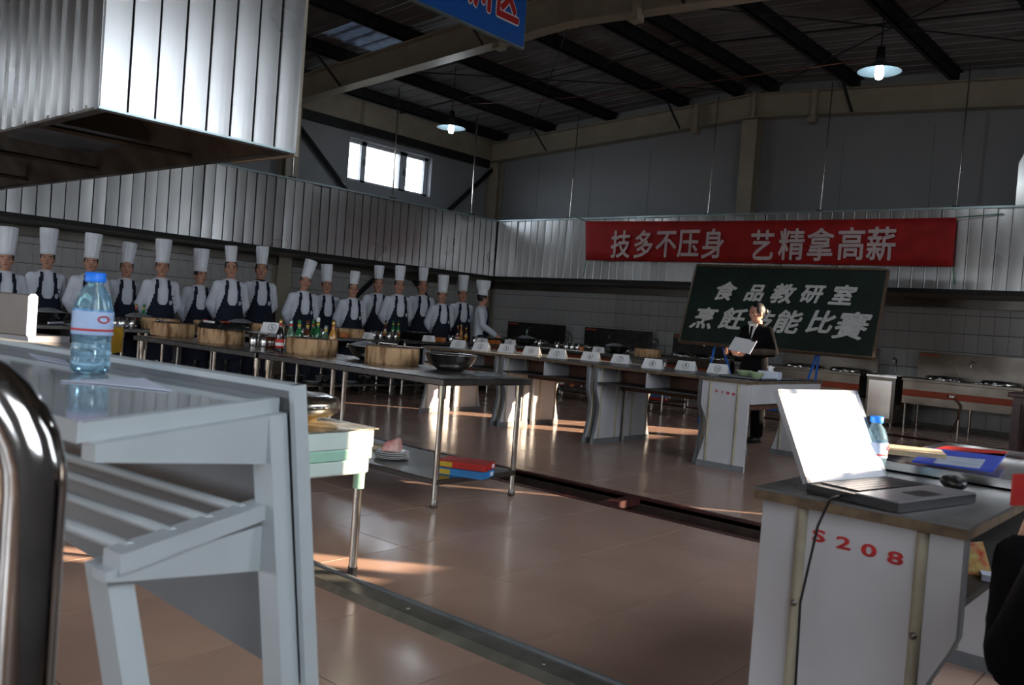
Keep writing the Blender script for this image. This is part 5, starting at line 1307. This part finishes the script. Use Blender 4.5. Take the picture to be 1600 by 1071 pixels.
# laptop seen from behind at the left edge, standing on a further desk
pl2 = at(50, 530, z=1.0)
t = thing('laptop', 'laptop at the left edge seen from behind, its rim glowing to stand for sunlight', 'laptop', (pl2.x, pl2.y, 0), .35)
MB().mat(LAPS).box((-.36, .0, .985), (-.02, .19, 1.01)).build('base', None, t)
l = MB().mat(mat('brown_grey_lid', (.15, .13, .11), .4, noise=.1)).box((-.36, -.02, 1.01), (0, -.008, 1.17), .004).build('lid', None, t)
MB().mat(SCREEN).box((-.0, -.035, 1.005), (.028, .0, 1.172), .01).build('glowing_lid_rim', None, l)  # self-lit material stands in for sunlight on the lid edge
d2 = thing('side_table', 'table at the left edge carrying the rear-facing laptop', 'table', (pl2.x, pl2.y, 0), .35)
MB().mat(DTOP).box((-1.0, -.04, .955), (-.02, .2, .984)).build('tabletop', None, d2)
for (x, y) in ((-.95, -.01), (-.05, -.01), (-.95, .17), (-.05, .17)): MB().mat(GREYP).tube([(x, y, 0), (x, y, .955)], .018, 8).build('leg', None, d2)

# polished steel tube chair at the far left edge
c0 = EYE+(rt*(45-800)-up*(900-535.5)+fw*1350)*(.76/1350)
t = thing('steel_frame_chair', 'polished steel tube of a chair frame bending at the lower left corner', 'chair', (c0.x, c0.y, 0))
lf = V((-rt.x, -rt.y, 0)).normalized()
R_ = .1; zt_ = 1.125
pts = [(0, 0, 0), (0, 0, .5), (0, 0, zt_-R_)]+[tuple(lf*(R_-R_*math.cos(a))+V((0, 0, zt_-R_+R_*math.sin(a)))) for a in [k*PI/16 for k in range(1, 9)]]+[tuple(lf*.45+V((0, 0, zt_)))]
MB().mat(CHROME).tube(pts, .0262, 20).build('back_frame', None, t)
bk_ = V((lf.y, -lf.x, 0))
MB().mat(CHROME).tube([tuple(lf*.45+V((0, 0, zt_))), tuple(lf*.5+V((0, 0, zt_-.1))), tuple(lf*.5)], .0262, 16).build('back_frame', None, t)
MB().mat(BLACKP).hexa([tuple(lf*.03+bk_*0+V((0, 0, .45))), tuple(lf*.47+V((0, 0, .45))), tuple(lf*.47+bk_*.4+V((0, 0, .45))), tuple(lf*.03+bk_*.4+V((0, 0, .45))), tuple(lf*.03+V((0, 0, .49))), tuple(lf*.47+V((0, 0, .49))), tuple(lf*.47+bk_*.4+V((0, 0, .49))), tuple(lf*.03+bk_*.4+V((0, 0, .49)))]).build('seat', None, t)
for a in (.03, .47): MB().mat(CHROME).tube([tuple(lf*a+bk_*.38+V((0, 0, .45))), tuple(lf*a+bk_*.4)], .014, 10).build('leg', None, t)

# ================================================================== MINT STOVE TABLE WITH STEAMER RING
sv = thing('gas_stove_cabinet', 'mint green and white enamel stove table with a dark-footed steel leg', 'stove', (-2.93, 2.30, 0))
SL, SW = 1.1, .62
# right end face towards +x; top slightly stained
MB().mat(mat('stained_steel_top', (.45, .4, .28), .3, .7, noise=.4, scale=6, rvar=.1)).box((-SL, -SW+.17, .685), (.012, .2, .69)).build('top_plate', None, sv)
m = MB().mat(MINTL); m.box((-SL, -SW+.18, .60), (0, .19, .685), .008); m.box((-SL+.01, -SW+.19, .49), (-.01, .18, .555), .008); m.build('body', None, sv)
m = MB().mat(MINT); m.box((-SL+.004, -SW+.184, .555), (-.004, .186, .60), .004); m.build('mint_band', None, sv)
for (x, y) in ((-.04, .15), (-SL+.05, .15), (-SL+.05, -SW+.24)):
    lg = MB().mat(TSTEEL).tube([(x, y, .06), (x+(.0), y, .49)], .019, 12).build('leg', None, sv)
    MB().mat(MINT).tube([(x, y, .42), (x, y, .49)], .026, 10).build('leg_socket', None, lg); MB().mat(BLACKP).tube([(x, y, 0), (x, y, .07)], .022, 10).build('rubber_foot', None, lg)
pw = at(478, 650, z=.70)
wk = thing('steamer_pan', 'round steel pan with shallow lid on the mint stove table', 'pan', (-3.27, 2.30, .691))
MB().mat(mat('stained_pan_rim', (.5, .38, .2), .35, .9, noise=.3, scale=12)).lathe([(.08, 0), (.1, .0), (.11, .02), (.17, .03), (.19, .045)], n=36).build('pan_base', None, wk)
MB().mat(STEEL).lathe([(.19, .042), (.2, .05), (.2, .09), (.19, .098), (.185, .1)], n=40).build('pan_body', None, wk)
MB().mat(STEEL).lathe([(.195, .098), (.19, .105), (.14, .12), (.12, .118), (.06, .128), (0, .13)], n=40).build('lid', None, wk)
MB().mat(STEEL).tube([(.19, .03, .075), (.235, .03, .08), (.235, -.04, .08), (.19, -.04, .075)], .008, 8).build('handle', None, wk)

# tray, bowls and tissue box on desk S180
zt = .83
p = at(1188, 588, z=zt); t = thing('plastic_tray', 'grey plastic tray on desk S180 holding bowls and a tissue box', 'tray', (-3.72, 8.05, zt))
m = MB().mat(GREYTRAY); m.box((-.2, -.5, 0), (.22, .38, .008)); m.box((-.2, -.5, 0), (-.19, .38, .022)); m.box((.21, -.5, 0), (.22, .38, .022)); m.box((-.2, -.5, 0), (.22, -.49, .022)); m.box((-.2, .37, 0), (.22, .38, .022)); m.build('tray_body', None, t)
cb_ = MB().mat(CELADON).lathe([(.0, .003), (.04, 0), (.045, .006), (.075, .05), (.078, .058), (.074, .055), (.045, .014), (0, .01)], n=28).mesh('bowl')
for px, py, lab in ((1163, 584, 'small pale green bowl, left one on the grey tray'), (1182, 586, 'small pale green bowl beside the tissue box on the grey tray')):
    q = colx(px, zt+.03, y=8.0 if px < 1170 else 7.85); single('bowl', cb_, lab, 'bowl', (q.x, q.y, zt+.008))
q = colx(1206, zt+.05, y=7.95); t = thing('tissue_box', 'white tissue box on the grey tray of desk S180', 'box', (q.x-.02, q.y, zt+.008), .1)
MB().mat(PAPERC).box((-.1, -.055, 0), (.1, .055, .075), .003).build('carton_body', None, t); MB().mat(PAPER).lathe([(.03, .075), (.02, .1), (.035, .12), (.0, .13)], n=9, wob=lambda a, i: .4*math.sin(3*a+i)).build('tissue', None, t)

# dark red wooden table at the right edge
t = thing('wooden_table', 'dark red wooden table at the right edge near the ranges, one leg showing', 'table', (-1.9, 12.0, 0))
pe = colx(1575, .8, y=12.0); x0 = pe.x+1.9
MB().mat(DRWOOD).box((x0, 0, .74), (x0+1.0, .55, .8), .01).build('tabletop', None, t)
MB().mat(DRWOOD).box((x0+.06, .03, .66), (x0+.94, .06, .74)).build('apron_rail', None, t)
for (x, y) in ((x0+.1, .06), (x0+.9, .06), (x0+.1, .48), (x0+.9, .48)): MB().mat(DRWOOD).box((x-.045, y-.045, 0), (x+.045, y+.045, .74)).build('leg', None, t)
# red thing held in the seated person's hand
q = EYE+(rt*(1598-800)-up*(762-535.5)+fw*1350)*(1.92/1350)
o = MB().mat(REDP).box((-.032, -.003, -.04), (.032, .003, .03)).build('red_booklet', loc=q, rotz=1.1); tag(o, 'red booklet held up at the right edge beside desk S208', 'booklet')
